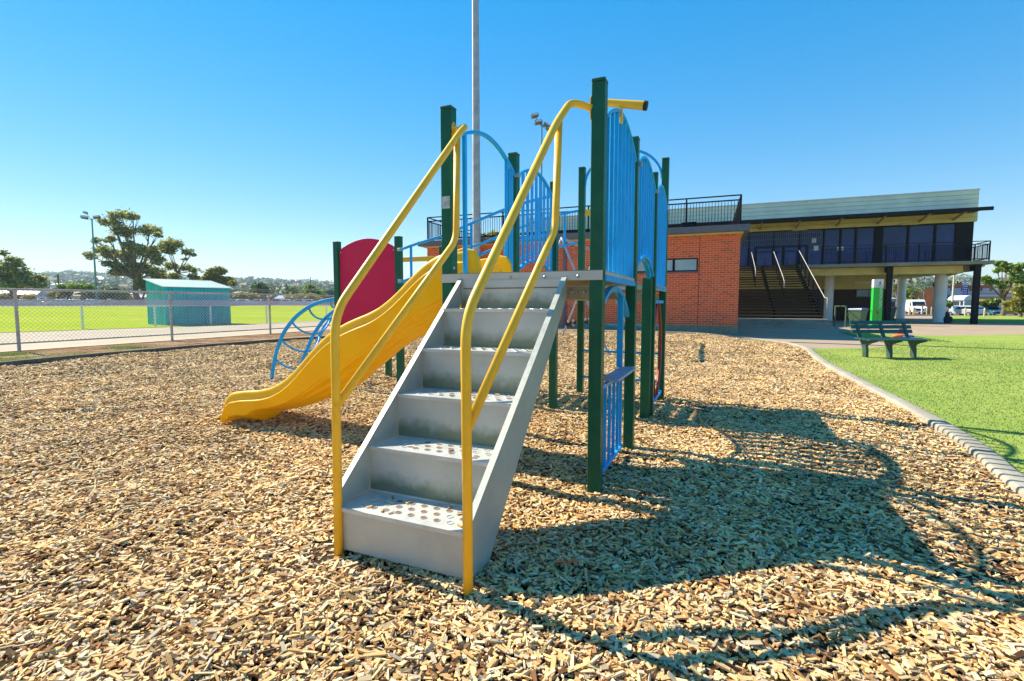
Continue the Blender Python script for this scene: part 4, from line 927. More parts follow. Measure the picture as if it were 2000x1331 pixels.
# ------------------------------------------------------------------ cars
def car(name, loc, rz, paint, label, group=None, L=4.4, W=1.76, Ht=1.46, kind='hatch', cat='car'):
    o = empty(name, loc, rz, label, cat, group)
    prof = {'hatch': [(-.5,.30),(-.5,.62),(-.485,.72),(-.44,.98),(-.36,1.0),(.5*.42,.66+.0),(.44,.60),(.49,.52),(.5,.30)]}
    h = Ht
    if kind == 'hatch': body = [(-.50,.20),(-.50,.42),(-.49,.60),(-.46,.66),(.20,.66),(.30,.63),(.44,.55),(.49,.47),(.50,.22)]; cab = [(-.46,.64),(-.40,.92),(-.30,.985),(-.02,1.0),(.08,.97),(.27,.64)]
    elif kind == 'sedan': body = [(-.50,.22),(-.50,.45),(-.49,.62),(-.36,.66),(.20,.64),(.30,.61),(.44,.54),(.49,.46),(.50,.22)]; cab = [(-.36,.64),(-.24,.93),(-.14,.99),(.0,1.0),(.08,.96),(.25,.62)]
    elif kind == 'van': body = [(-.50,.15),(-.50,.45),(-.49,.50),(.30,.50),(.40,.48),(.47,.42),(.50,.33),(.50,.14)]; cab = [(-.50,.48),(-.49,.93),(-.46,.98),(.10,1.0),(.20,.97),(.40,.46)]
    def loft(poly, wfun, nm, mat, inset=0):
        m = MB(); n = len(poly)
        vs = []
        for s, k in ((-1, 1.0), (1, 1.0)):
            for x, z in poly: vs.append((x*L, s*wfun(z)*W/2, z*h))
        m.add(vs, [tuple(range(n)), tuple(range(2*n-1, n-1, -1))]+[(i, (i+1)%n, n+(i+1)%n, n+i) for i in range(n)])
        return m.build(nm, mat, o, bevel=0.05 if nm == 'body' else 0.03, seg=3)
    loft(body, lambda z: 1.0-0.05*abs(z-0.45)/0.2 if z > 0.45 else 0.97+0.03*z/0.45, 'body', paint)
    loft(cab, lambda z: 0.93-0.20*(z-0.62)/0.38 if kind != 'van' else 0.96-0.08*max(0, z-0.62)/0.38, 'cabin', paint)
    # windows: slightly proud panes
    gl = MB(); lo, hi = (0.68, 0.90) if kind != 'van' else (0.56, 0.82)
    def xs_at(z, front):
        pts = cab[3:] if front else cab[:4]
        best = None
        for (a, b), (c, d) in zip(cab, cab[1:]):
            if min(b, d) <= z <= max(b, d) and abs(b-d) > 1e-6:
                x_ = a+(c-a)*(z-b)/(d-b)
                if front: best = x_ if best is None else max(best, x_)
                else: best = x_ if best is None else min(best, x_)
        return best if best is not None else 0
    wf = (lambda z: 0.93-0.20*(z-0.62)/0.38) if kind != 'van' else (lambda z: 0.96-0.08*max(0, z-0.62)/0.38)
    spans = [(xs_at(lo, False)+0.05, xs_at(hi, False)+0.05, -0.02, -0.02), (0.0, 0.0, xs_at(lo, True)-0.05, xs_at(hi, True)-0.05)] if kind != 'van' else [(0.12, 0.12, xs_at(lo, True)-0.06, xs_at(hi, True)-0.05)]
    for s in (-1, 1):
        for a0, a1, b0, b1 in spans:
            y0, y1 = s*(wf(lo)*W/2+0.012), s*(wf(hi)*W/2+0.012)
            gl.add([(a0*L,y0,lo*h),(b0*L,y0,lo*h),(b1*L,y1,hi*h),(a1*L,y1,hi*h),(a0*L,y0-s*0.03,lo*h),(b0*L,y0-s*0.03,lo*h),(b1*L,y1-s*0.03,hi*h),(a1*L,y1-s*0.03,hi*h)],
                   [(0,1,2,3),(7,6,5,4),(0,4,5,1),(1,5,6,2),(2,6,7,3),(3,7,4,0)])
    gl.build('side_window', 'carglass', o)
    gl = MB()
    for front in ((True, False) if kind != 'van' else (True,)):
        sg = 1 if front else -1
        a, b = xs_at(lo, front)*L+sg*0.02, xs_at(hi+0.03, front)*L+sg*0.02; wa, wb = wf(lo)*W/2*0.88, wf(hi)*W/2*0.88
        gl.add([(a,-wa,lo*h),(a,wa,lo*h),(b,wb,(hi+0.03)*h),(b,-wb,(hi+0.03)*h),(a-sg*0.04,-wa,lo*h),(a-sg*0.04,wa,lo*h),(b-sg*0.04,wb,(hi+0.03)*h),(b-sg*0.04,-wb,(hi+0.03)*h)],
               [(0,1,2,3),(7,6,5,4),(0,4,5,1),(1,5,6,2),(2,6,7,3),(3,7,4,0)])
    gl.build('windscreen', 'carglass', o)
    rw = 0.31 if kind != 'van' else 0.34
    for sx in (-0.31, 0.31):
        for s in (-1, 1):
            w = MB(); w.tube([(sx*L, s*(W/2-0.20), rw), (sx*L, s*(W/2+0.015), rw)], rw, 20); wo = w.build('wheel', 'tyre', o, autosm=True)
            w = MB(); w.tube([(sx*L, s*(W/2+0.0), rw), (sx*L, s*(W/2+0.03), rw)], rw*0.62, 12); w.build('rim', 'rim', wo)
    for s in (-1, 1):
        l = MB(); l.box(0.475*L, 0.5*L+0.015, s*W*0.36-0.17, s*W*0.36+0.17, 0.44*h if kind != 'van' else 0.36*h, 0.52*h if kind != 'van' else 0.44*h); l.build('headlight', 'lampglass', o, bevel=0.02)
        l = MB(); l.box(-0.5*L-0.015, -0.48*L, s*W*0.40-0.12, s*W*0.40+0.12, 0.42*h, 0.60*h); l.build('tail_light', 'taillight', o, bevel=0.02)
    l = MB(); l.box(0.488*L, 0.5*L+0.02, -0.5, 0.5, 0.25*h, 0.38*h); l.build('grille', 'black', o, bevel=0.01)
    return o
def P2(px, D): p = at(px, 600, D); return (p.x, D, 0)
CPZ = -0.44
for a in (('parked_van', 1789, 84, -118, 'vanwhite', 'white delivery van facing the camera beyond the yellow bollards', 5.6, 2.0, 2.45, 'van', 'van'),
          ('parked_car', 1857, 73, 75, 'silver', 'silver hatchback seen from behind, right of the round column', 4.2, 1.74, 1.52, 'hatch', 'car'),
          ('parked_car', 1886, 70, 92, 'silver', 'pale silver wagon between the silver hatchback and the black corner post', 4.4, 1.76, 1.50, 'hatch', 'car'),
          ('parked_car', 1934, 71.5, -105, 'tealcar', 'teal sedan to the right of the black corner post', 4.6, 1.80, 1.42, 'sedan', 'car'),
          ('parked_car', 1990, 68, -100, 'darkcar', 'dark car half hidden behind the round shrub at the right edge', 4.5, 1.78, 1.42, 'sedan', 'car')):
    l_ = P2(a[1], a[2]); car(a[0], (l_[0], l_[1], CPZ), rad(a[3]), a[4], a[5], None, a[6], a[7], a[8], a[9], a[10])
lc = [(40,'vanwhite','white'),(76,'silver','silver'),(119,'vanwhite','long white'),(139,'silver','pale silver'),(180,'vanwhite','white'),(216,'darkcar','dark'),(455,'silver','silver'),(470,'vanwhite','white'),(503,'vanwhite','white'),(522,'silver','silver'),(540,'darkcar','dark'),(563,'vanwhite','white'),(583,'silver','silver'),(602,'vanwhite','white')]
where = ['below the pink roof','below the white gable','right of the timber power pole','second car right of the timber power pole','left of the teal floodlight pole','right of the teal floodlight pole','just right of the shed','second car right of the shed','behind the left walking person','right of the two walking people','left of the pale blue roof','at the right end of the pale blue roof','fourth car from the red panel side','nearest car to the red panel']
for i, (px, pt, cn) in enumerate(lc):
    c = car('parked_car', P2(px, 115), rad(random.choice((0, 180))+random.uniform(-4, 4)), pt, '%s parked car beyond the oval, %s' % (cn, where[i]), 'cars parked beyond the oval', 4.6, 1.8, 1.5, random.choice(('hatch', 'sedan')))
    c.location.z = Z
# ------------------------------------------------------------------ brick building
AB = rad(-21.5); UB = Vector((math.cos(AB), math.sin(AB), 0)); VB = Vector((-math.sin(AB), math.cos(AB), 0))
def along(px, py, C, y=0.0):
    """distance along UB from corner C (offset y into depth) where the photo column px meets that plane"""
    k = at(px, py, 1.0).x; P = Vector((C[0], C[1], 0))+VB*y
    return (k*P.y-P.x)/(UB.x-k*UB.y)
def depth_at(s, C, y=0.0): return C[1]+VB.y*y+UB.y*s
def zon(px, py, C, y=0.0):
    return at(px, py, depth_at(along(px, py, C, y), C, y)).z
CB = (9.28, 20.4)
bb_ = empty('brick_building', (CB[0], CB[1], 0), AB, 'single-storey red brick building with a roof terrace and black railing', 'building')
LB = 14.66; DB = 9.4
m = MB(); m.box(-LB, 0, 0, DB, 0.42, 4.18); m.build('brick_wall', 'brick', bb_)
m = MB(); m.box(-LB-0.02, 0.02, -0.02, DB, -0.4, 0.42); m.build('plinth', 'concrete_old', bb_)
m = MB(); m.box(-LB-0.1, 0.1, -0.1, DB+0.1, 4.18, 4.25); m.build('eave_lining', 'cream', bb_)
m = MB(); m.box(-LB-0.35, 0.32, -0.35, DB+0.2, 4.25, 4.50); m.build('roof_slab', 'slabgrey', bb_, bevel=0.01)
jt = MB()
for px in (1365,):
    s = along(px, 550, CB); jt.box(s-0.010, s+0.010, -0.004, 0.001, 0.42, 4.18)
jt.build('control_joint', 'black', bb_)
s0, s1, s2 = along(1235, 515, CB), along(1316, 515, CB), along(1363, 515, CB)
zb, zt = 2.70, 3.25
w = MB()
for (a, b, c, d) in ((s0, s2, zb, zb+0.05), (s0, s2, zt-0.05, zt), (s0, s0+0.05, zb+0.05, zt-0.05), (s2-0.05, s2, zb+0.05, zt-0.05), (s1-0.05, s1+0.05, zb+0.05, zt-0.05), ((s0+s1)/2-0.04, (s0+s1)/2+0.04, zb+0.05, zt-0.05)):
    w.box(a, b, -0.035, 0.02, c, d)
wo = w.build('window_frame', 'black', bb_)
w = MB(); w.box(s0+0.04, s2-0.04, -0.018, -0.006, zb+0.04, zt-0.04); w.build('pane', 'frost', wo)
w = MB(); w.box(s0-0.03, s2+0.03, -0.06, -0.001, zb-0.06, zb-0.002); w.build('sill', 'slabgrey', wo)
def balustrade(name, pts, z, parent, h=1.2, post_step=2.0, gap=0.12, double=True):
    mb = MB()
    for a, b in zip(pts, pts[1:]):
        A, B = Vector((a[0], a[1], z)), Vector((b[0], b[1], z)); L = (B-A).length; d = (B-A)/L
        mb.bar(A+Vector((0,0,h)), B+Vector((0,0,h)), 0.06, 0.045)
        if double: mb.bar(A+Vector((0,0,h-0.19)), B+Vector((0,0,h-0.19)), 0.04, 0.05)
        mb.bar(A+Vector((0,0,0.12)), B+Vector((0,0,0.12)), 0.04, 0.06)
        n = max(1, round(L/post_step))
        for k in range(n+1):
            p = A+d*(L*k/n); mb.bar(p, p+Vector((0,0,h-0.02)), 0.06, 0.06, up=(1,0,0))
        nb = int(L/gap)
        for k in range(1, nb):
            p = A+d*(L*k/nb); mb.bar(p+Vector((0,0,0.14)), p+Vector((0,0,h-0.2 if double else h-0.02)), 0.02, 0.02, up=(1,0,0))
    return mb.build(name, 'black', parent)
balustrade('terrace_railing', [(-LB+0.05, DB-1), (-LB+0.05, 0.0), (-0.02, 0.0), (-0.02, DB-0.5)], 4.50, bb_, 1.22)
tt = MB(); tt.box(-LB+0.3, -0.3, 0.3, DB, 4.50, 4.52)
tt.build('terrace_floor', 'concrete_old', bb_)
s = along(1346, 436, CB, 0.3); q = MB(); q.box(s-0.30, s+0.30, 0.15, 0.5, 4.503, 4.78)
for k in range(6): q.box(s-0.26, s+0.26, 0.13, 0.149, 4.54+k*0.038, 4.56+k*0.038)
q = q.build('air_vent_box', 'black', None); q.parent = bb_
s = along(1104, 490, CB); q = MB(); q.box(s-0.06, s+0.06, -0.10, -0.005, 0.2, 4.24)
for z in (1.2, 2.4, 3.6): q.box(s-0.09, s+0.09, -0.11, -0.004, z-0.03, z+0.03)
q.build('downpipe', 'slabgrey', bb_)
# tree tops beyond the terrace
p = at(955, 470, 48); tree('bushy_tree', (p.x, 48, 0), 48, [(950,466,14,9),(966,463,14,8),(981,468,12,8),(935,470,12,8),(1000,472,12,7),(918,474,11,6)], 'yellow-green tree top showing through the roof terrace railing', 3500, 0.22, 'leaf_olive', None, 0.25, (958,500), seed=61)

# ------------------------------------------------------------------ two-storey club building
CM = (30.5, 32.08)
cb = empty('club_building', (CM[0], CM[1], 0), AB, 'two-storey club building with glazed upper floor, balcony and white round columns', 'building')
XL = -32.0; DPT = 14.0; ZS = 4.10
m = MB(); m.box(-26, 0.35, 0, DPT, 3.88, ZS); m.build('balcony_slab', 'concrete_old', cb)
xr = along(1898, 470, CM, 2.4); xr2 = along(1911, 400, CM, 2.2)
m = MB(); m.box(-26, xr-0.9, 0.95, 1.35, 3.36, 3.87); m.box(-26, -14, 1.36, DPT, 3.4, 3.87); m.build('edge_beam', 'cream', cb)
m = MB(); m.box(-13.9, xr-1.0, 5.0, 12.5, 3.46, 3.875); m.build('lower_ceiling', 'cream', cb)
# side beam
m = MB(); m.box(xr-0.85, xr-0.45, 1.0, DPT-0.3, 3.5, 3.87); m.build('side_beam', 'concrete_old', cb)
# upper storey shell
m = MB(); m.box(XL, xr, 2.45, DPT-0.5, ZS, 6.9); m.build('upper_wall', 'black', cb)
m = MB(); m.box(XL, xr2, 2.2, DPT, 6.9, 7.75); m.build('cream_band', 'clad_cream', cb)
m = MB(); m.box(XL, xr2, 2.195, DPT+0.005, 7.753, 8.98); m.build('upper_cladding', 'clad_grey', cb)
m = MB(); m.box(XL, xr2+0.03, 2.15, DPT+0.05, 8.983, 9.06); m.build('roof_capping', 'steelrim', cb)
m = MB(); m.box(XL, 0.10, -0.05, 0.05, 7.27, 7.50); m.box(XL, 0.0, 0.06, 2.19, 7.47, 7.50); m.build('awning', 'black', cb)
m = MB()
for px in (1490, 1565, 1648, 1733, 1820, 1890):
    s = along(px, 420, CM, 0.1); m.bar((s, 0.06, 7.38), (s, 2.19, 7.05), 0.09, 0.12)
build_each(m, 'awning_bracket', 'brown_beam', cb)
# glazing
edges = [along(px, 470, CM, 2.4) for px in (1420, 1463, 1511, 1562, 1608, 1641, 1671, 1716, 1772.5, 1825, 1877.5)]
for a, b in zip(edges, edges[1:]):
    f = MB(); f.box(a, a+0.07, 2.33, 2.449, ZS, 6.88); f.box(b-0.07, b, 2.33, 2.449, ZS, 6.88); f.box(a+0.07, b-0.07, 2.33, 2.449, 6.80, 6.88); f.box(a+0.07, b-0.07, 2.33, 2.449, ZS, ZS+0.08)
    wo = f.build('window', 'black', cb)
    g = MB(); g.box(a+0.068, b-0.068, 2.40, 2.42, ZS+0.07, 6.81); g.build('pane', 'glass', wo)
cs = MB(); s = along(1716, 470, CM, 2.3); cs.box(s-0.25, s+0.25, 2.25, 2.329, ZS, 6.88); cs.box(xr-0.95, xr+0.02, 2.30, 2.449, ZS, 6.88); build_each(cs, 'wall_pier', 'black', cb)
# wire screen over the left windows
sc_ = MB(); a, b = along(1447, 470, CM, 1.9), along(1606, 470, CM, 1.9); k = int((b-a)/0.13)
for i in range(k+1): x = a+(b-a)*i/k; sc_.box(x-0.011, x+0.011, 1.89, 1.91, 5.65, 6.75)
for z in (5.65, 6.2, 6.6, 6.75): sc_.box(a, b, 1.912, 1.93, z-0.015, z+0.015)
sc_.build('bar_screen', 'slabgrey', cb)
for px, py in ((1488, 447), (1562, 449), (1776, 438)):
    s = along(px, py, CM, 2.1); z = zon(px, py, CM, 2.1); l = MB(); l.box(s-0.5, s+0.5, 2.08, 2.19, z-0.06, z+0.05); l.build('wall_light', 'cream', cb, bevel=0.02)
for px, py, w_, h_ in ((1590, 470, 0.32, 0.35), (1638, 486, 0.20, 0.28), (1645, 486, 0.16, 0.28), (1594, 485, 0.3, 0.35)):
    s = along(px, py, CM, 2.38); z = zon(px, py, CM, 2.38); l = MB(); l.box(s-w_/2, s+w_/2, 2.385, 2.398, z-h_/2, z+h_/2); l.build('paper_notice', 'white', cb)
xs0 = along(1608, 500, CM, 0.15)
balustrade('balcony_railing', [(xs0, 0.15), (0.12, 0.15), (0.12, 6.0)], ZS, cb, 1.25, 1.75, 0.12)
# columns and posts
def col(px, py_base, y, r, name, mat):
    s = along(px, py_base, CM, y); c = MB(); zt = 3.36 if y < 2 else 3.49
    c.tube([(s, y, -0.1), (s, y, zt)], r, 28); return c.build(name, mat, cb, autosm=True)
col(1617.5, 600, 3.9, 0.32, 'column', 'colwhite'); col(1835, 600, 3.14, 0.36, 'column', 'colwhite'); col(1759, 600, 13.1, 0.33, 'column', 'colwhite')
for px in (1734, 1904):
    s = along(px, 600, CM, 0.3); c = MB(); c.box(s-0.15, s+0.15, 0.15, 0.45, -0.1, 3.87); c.bar((s-0.0, 0.46, 3.66), (s-0.0, 2.6, 3.66), 0.26, 0.36); c.build('steel_post', 'black', cb, bevel=0.01)
# ground floor wall
xg = along(1729, 600, CM, 5.0)
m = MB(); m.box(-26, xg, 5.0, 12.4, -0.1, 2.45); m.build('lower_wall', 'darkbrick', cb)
m = MB(); m.box(-26, xg, 4.99, 12.4, 2.452, 3.455); m.build('lower_wall_band', 'cream', cb)
a, b = along(1672, 572, CM, 4.98), along(1722, 572, CM, 4.98)
f = MB()
for (x0, x1, z0, z1) in ((a,b,1.83,1.9),(a,b,2.38,2.45),(a,a+0.06,1.9,2.38),(b-0.06,b,1.9,2.38),((a+b)/2-0.03,(a+b)/2+0.03,1.9,2.38)): f.box(x0, x1, 4.93, 4.985, z0, z1)
wo = f.build('window', 'slabgrey', cb); g = MB()
for k in range(6): g.box(a+0.05, b-0.05, 4.95, 4.96, 1.91+k*0.078, 1.97+k*0.078)
g.build('louvre', 'frost', wo)
m = MB(); a = along(1688, 551, CM, 4.9); m.box(a-0.6, a+0.6, 4.85, 4.985, zon(1688,551,CM,4.9)-0.06, zon(1688,551,CM,4.9)+0.04); m.build('tube_light', 'white', cb)
# drain pipe under the slab at the right
zq = 3.52; p_ = MB(); a = along(1845, 537, CM, 3.1); b = along(1878, 533, CM, 2.0)
p_.tube(fillet([(a, 3.3, zq-0.22), (b-0.4, 2.6, zq-0.18), (b+0.1, 1.6, zq+0.05), (b+0.7, 0.8, 3.84)], 0.3), 0.09, 10); p_.build('drain_pipe', 'cream', cb, smooth=True)

# wide outdoor stair up to the balcony
xsr, xsl = -10.65, -15.35; yb = -10.6
stw = empty('outdoor_staircase', (CM[0], CM[1], 0), AB, 'wide concrete staircase with handrails climbing to the club balcony', 'staircase')
m = MB()
for k in range(3): m.box(xsl, xsr+0.25-0.05*k, yb+0.36*k, -7.2, 0.165*k if k else -0.1, 0.165*(k+1)-0.002)
m.build('lower_steps', 'concrete', stw, bevel=0.01)
nst = 20; y0 = yb+1.5; rr_ = (ZS-0.495)/nst; rn = (-0.25-y0)/nst
t_ = MB(); ri = MB()
for k in range(nst):
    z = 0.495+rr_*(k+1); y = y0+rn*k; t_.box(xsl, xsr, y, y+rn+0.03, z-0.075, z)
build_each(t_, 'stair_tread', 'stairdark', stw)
for x in (xsl+0.1, (xsl+xsr)/2, xsr-0.1): ri.bar((x, y0+0.2, 0.42), (x, -0.3, ZS-0.22), 0.16, 0.28)
build_each(ri, 'stair_stringer', 'black', stw)
for x, lo in ((xsr-0.05, y0-1.1), (-12.30, y0+2.6), (-13.75, y0+4.6)):
    h = MB(); sl_ = rr_/rn
    def zz(y): return 0.495+rr_+sl_*(y-y0)
    pts = [(x, lo, zz(max(lo, y0))+0.30 if lo < y0 else zz(lo)+0.55), (x, lo, zz(max(lo, y0))+0.95), (x, lo+0.7, zz(max(lo+0.7,y0))+1.0), (x, -0.3, ZS+1.05), (x, 0.3, ZS+1.05)]
    h.tube(pts, 0.022, 8); h.build('handrail', 'fencepipe', stw, smooth=True)
    b_ = MB(); n = 7
    for k in range(n):
        y = max(lo, y0)+0.1+(-0.4-max(lo, y0))*k/(n-1); b_.box(x-0.03, x+0.03, y-0.03, y+0.03, zz(y)-0.1, zz(y)+0.92)
    if x > -11:
        nb = 60
        for k in range(nb): y = y0+(-0.3-y0)*k/nb; b_.box(x+0.04, x+0.055, y-0.008, y+0.008, zz(y)-0.02, zz(y)+0.9)
    b_.build('railing_posts', 'black', stw)
gt_ = MB()
for px in (1476, 1530, 1576): s = along(px, 490, CM, 0.3); gt_.box(s-0.09, s+0.09, 0.22, 0.38, ZS, 5.55)
gt_.box(along(1476,490,CM,0.3), along(1576,490,CM,0.3), 0.25, 0.35, 5.45, 5.56); gt_.build('gate_frame', 'black', stw)
m = MB(); m.box(-15.35, -9.9, -0.30, -0.01, 3.95, ZS-0.003); m.build('landing', 'concrete_old', stw)

# ------------------------------------------------------------------ swing set
sw_ = empty('swing_set', (1.3, 13.15, 0), 0, 'blue-grey A-frame swing set standing behind the climbing frame', 'swing set')
def lo(x, y, z): return Vector((x-1.3, y-13.15, z))
A1, A2 = lo(1.3,13.15,3.05), lo(2.8,16.65,3.05)
for A, f1, f2 in ((A1, (2.5,12.4), (0.15,13.9)), (A2, (1.65,17.4), (4.0,15.9))):
    l = MB(); 
    for f in (f1, f2):
        F = lo(f[0], f[1], -0.1); l.tube(fillet([F, F.lerp(A, 0.92), A], 0.4), 0.032, 10)
    l.build('leg_frame', 'blue_shelf', sw_, smooth=True)
l = MB(); l.tube([A1, A2], 0.04, 12); l.build('top_beam', 'blue_shelf', sw_, smooth=True)
for t, lb in ((0.24, 'black rubber swing seat on chains, the nearer of two'), (0.72, 'black rubber swing seat on chains, the farther of two')):
    c = A1.lerp(A2, t); d = (A2-A1).normalized(); zs = 0.72
    for s in (-0.24, 0.24):
        ch = MB()
        p = c+d*s; q = Vector((p.x, p.y, zs+0.14)); L = (p-q).length; n = int(L/0.055)
        for k in range(n):
            a = p.lerp(q, k/n); b = p.lerp(q, (k+0.85)/n); w = Vector((d.x, d.y, 0))*0.010 if k % 2 else Vector((-d.y, d.x, 0))*0.010
            ch.add([a-w, a+w, b+w, b-w, a-w*0.4, a+w*0.4, b+w*0.4, b-w*0.4], [(0,1,5,4),(1,2,6,5),(2,3,7,6),(3,0,4,7)])
        ch.build('chain', 'galv', sw_)
    st_ = MB(); pts = [c+d*(0.25*math.cos(math.pi*k/10))+Vector((0,0,zs-c.z+0.12-0.16*math.sin(math.pi*k/10))) for k in range(11)]
    st_.strip(pts, 0.17, 0.014, (-d.y, d.x, 0)); s_o = st_.build('swing_seat', 'blackrub', sw_, bevel=0.004); s_o['label'] = lb
    bk = MB()
    for s in (-0.245, 0.245): bk.cbox(c+d*s+Vector((0,0,zs-c.z+0.13)), (0.06,0.06,0.07))
    bk.build('seat_clamp', 'rim', s_o, bevel=0.008)

# ------------------------------------------------------------------ bins
def bin_(loc, rz, label):
    o = empty('wheelie_bin', loc, rz, label, 'bin', None)
    m = MB(); a, b, c, d = 0.22, 0.26, 0.29, 0.36
    vs = [(-a,-b,0.06),(a,-b,0.06),(a,b,0.06),(-a,b,0.06),(-c,-d,0.98),(c,-d,0.98),(c,d,0.98),(-c,d,0.98)]
    m.add(vs, [(0,3,2,1),(4,5,6,7),(0,1,5,4),(1,2,6,5),(2,3,7,6),(3,0,4,7)]); m.box(-0.305, 0.305, -0.375, 0.375, 0.93, 1.0)
    m.build('bin_body', 'bingreen', o, bevel=0.02)
    l = MB(); l.add([(-0.31,-0.40,1.003),(0.31,-0.40,1.003),(0.31,0.38,1.003),(-0.31,0.38,1.003),(-0.27,-0.34,1.075),(0.27,-0.34,1.075),(0.27,0.36,1.10),(-0.27,0.36,1.10)], [(0,3,2,1),(4,5,6,7),(0,1,5,4),(1,2,6,5),(2,3,7,6),(3,0,4,7)])
    l.build('lid', 'binlid', o, bevel=0.02)
    h = MB(); h.tube([(-0.25,0.43,1.0),(0.25,0.43,1.0)], 0.018, 8)
    for x in (-0.25,0,0.25): h.bar((x,0.37,0.98),(x,0.43,1.0),0.03,0.03)
    h.build('handle', 'bingreen', o)
    for s in (-1,1):
        w = MB(); w.tube([(s*0.20,0.30,0.10),(s*0.27,0.30,0.10)], 0.10, 18); w.build('wheel', 'tyre', o, autosm=True)
    return o
p = onground(1674, 641); bin_((p.x, p.y, 0), rad(205), 'green wheelie bin with a blue lid beside the foot of the staircase')
p = onground(1656, 640); q = MB()
br_ = empty('bin_frame', (p.x-0.05, p.y+0.15, 0), rad(10), 'dark green steel frame on the left side of the wheelie bin', 'bin frame')
for a, b in (((0,0),(0.0,0.75)),):
    q.bar((0,0,0),(0,0,1.22),0.06,0.06,up=(1,0,0)); q.bar((0.0,0.75,0),(0.0,0.75,1.22),0.06,0.06,up=(1,0,0)); q.bar((0,0,1.2),(0,0.75,1.2),0.05,0.06); q.bar((0,0.02,1.0),(0.3,0.0,0.35),0.04,0.04); q.bar((0,0.02,0.55),(0.25,0.0,0.2),0.04,0.04)
q.build('frame', 'bingreen', br_)
bin_((at(1736,600,36.5).x, 36.5, 0), rad(190), 'green wheelie bin with a blue lid partly hidden behind the black steel post')

# ------------------------------------------------------------------ lime green sign pylon
pb = at(1714, 600, 30.5)
sg = empty('sign_pylon', (pb.x, 30.5, 0), rad(-14), 'tall lime green and white sign pylon standing behind the park bench', 'sign')
W_, D_ = 0.52, 0.30
m = MB(); m.box(-W_/2, W_/2, 0, D_, 0, 2.32); m.build('green_panel', 'limegreen', sg, bevel=0.01)
m = MB(); m.box(-W_/2, W_/2, 0, D_, 2.322, 2.82); m.build('white_panel', 'white', sg, bevel=0.01)
def text(body, size, loc, rot, mat, parent, name='lettering', align='CENTER', ext=0.003):
    c = bpy.data.curves.new(name, 'FONT'); c.body = body; c.size = size; c.extrude = ext; c.align_x = align; c.align_y = 'CENTER'
    c.materials.append(M[mat]); o = bpy.data.objects.new(name, c); COL.objects.link(o); o.location = loc; o.rotation_euler = rot
    bpy.context.view_layer.update(); me = bpy.data.meshes.new_from_object(o.evaluated_get(bpy.context.evaluated_depsgraph_get())); COL.objects.unlink(o); bpy.data.objects.remove(o)
    o = bpy.data.objects.new(name, me); COL.objects.link(o); o.location = loc; o.rotation_euler = rot; o.parent = parent; return o
t = text('MARION OVAL', 0.20, (0.13, -0.006, 1.72), (rad(90), rad(90), 0), 'white', sg)
t = text('MARION', 0.085, (0.05, -0.006, 2.42), (rad(90), 0, 0), 'slabgrey', sg)
m = MB(); m.prism([(-0.02,-0.001,2.50),(0.06,-0.001,2.50),(0.075,-0.001,2.56),(0.09,-0.001,2.50),(0.15,-0.001,2.50),(0.07,-0.001,2.74)], (0,-0.004,0), (0,0.0,0)); m.build('triangle_emblem', 'teal_pole', sg)
m = MB()
for (x, z, r, an) in ((-0.02,0.80,0.07,0.3),(0.04,0.86,0.06,1.2),(-0.06,0.92,0.05,2.0),(0.02,0.73,0.06,2.6),(0.07,0.78,0.05,0.9),(-0.08,0.82,0.045,1.6)):
    n = 10; m.add([(x+r*math.cos(2*math.pi*k/n)*0.5*math.cos(an)-r*math.sin(2*math.pi*k/n)*math.sin(an), -0.004, z+r*math.cos(2*math.pi*k/n)*0.5*math.sin(an)+r*math.sin(2*math.pi*k/n)*math.cos(an)) for k in range(n)], [tuple(range(n))])
m.bar((0.0,-0.003,0.75),(0.04,-0.003,0.35),0.012,0.006); m.bar((0.06,-0.003,0.8),(0.09,-0.003,0.30),0.012,0.006); m.build('flower_motif', 'redbrown', sg)

# ------------------------------------------------------------------ park bench
bc = empty('park_bench', (9.20, 12.18, 0.03), rad(182), 'dark green slatted park bench standing on the lawn', 'bench')
LBn = 1.54
for i, z in enumerate((0.845, 0.735, 0.625)):
    m = MB(); yy = -0.215+0.042*i; c = Vector((0, yy, z)); d = Vector((0, -0.36, 0.93)).normalized()
    m.bar(c+Vector((-LBn/2,0,0)), c+Vector((LBn/2,0,0)), 0.028, 0.092, up=d); m.build('back_slat', 'darkgreenslat', bc, bevel=0.006)
for i in range(4):
    m = MB(); y = 0.02+0.13*i; m.box(-LBn/2+0.02, LBn/2, y-0.055, y+0.055, 0.452-0.006*i, 0.482-0.006*i); m.build('seat_slat', 'darkgreenslat', bc, bevel=0.006)
for x in (-0.60, 0.0, 0.60):
    m = MB(); prof = [(0.09,0),(0.21,0),(0.20,0.18),(0.18,0.30),(0.30,0.36),(0.48,0.41),(0.48,0.43),(0.02,0.446),(-0.04,0.50),(-0.13,0.70),(-0.20,0.88),(-0.25,0.88),(-0.185,0.68),(-0.10,0.47),(0.0,0.36),(0.07,0.22)]
    m.prism([Vector((x-0.035, a, b)) for a, b in prof], (0,0,0), (0.07,0,0)); m.build('leg', 'castgreen', bc, bevel=0.005)
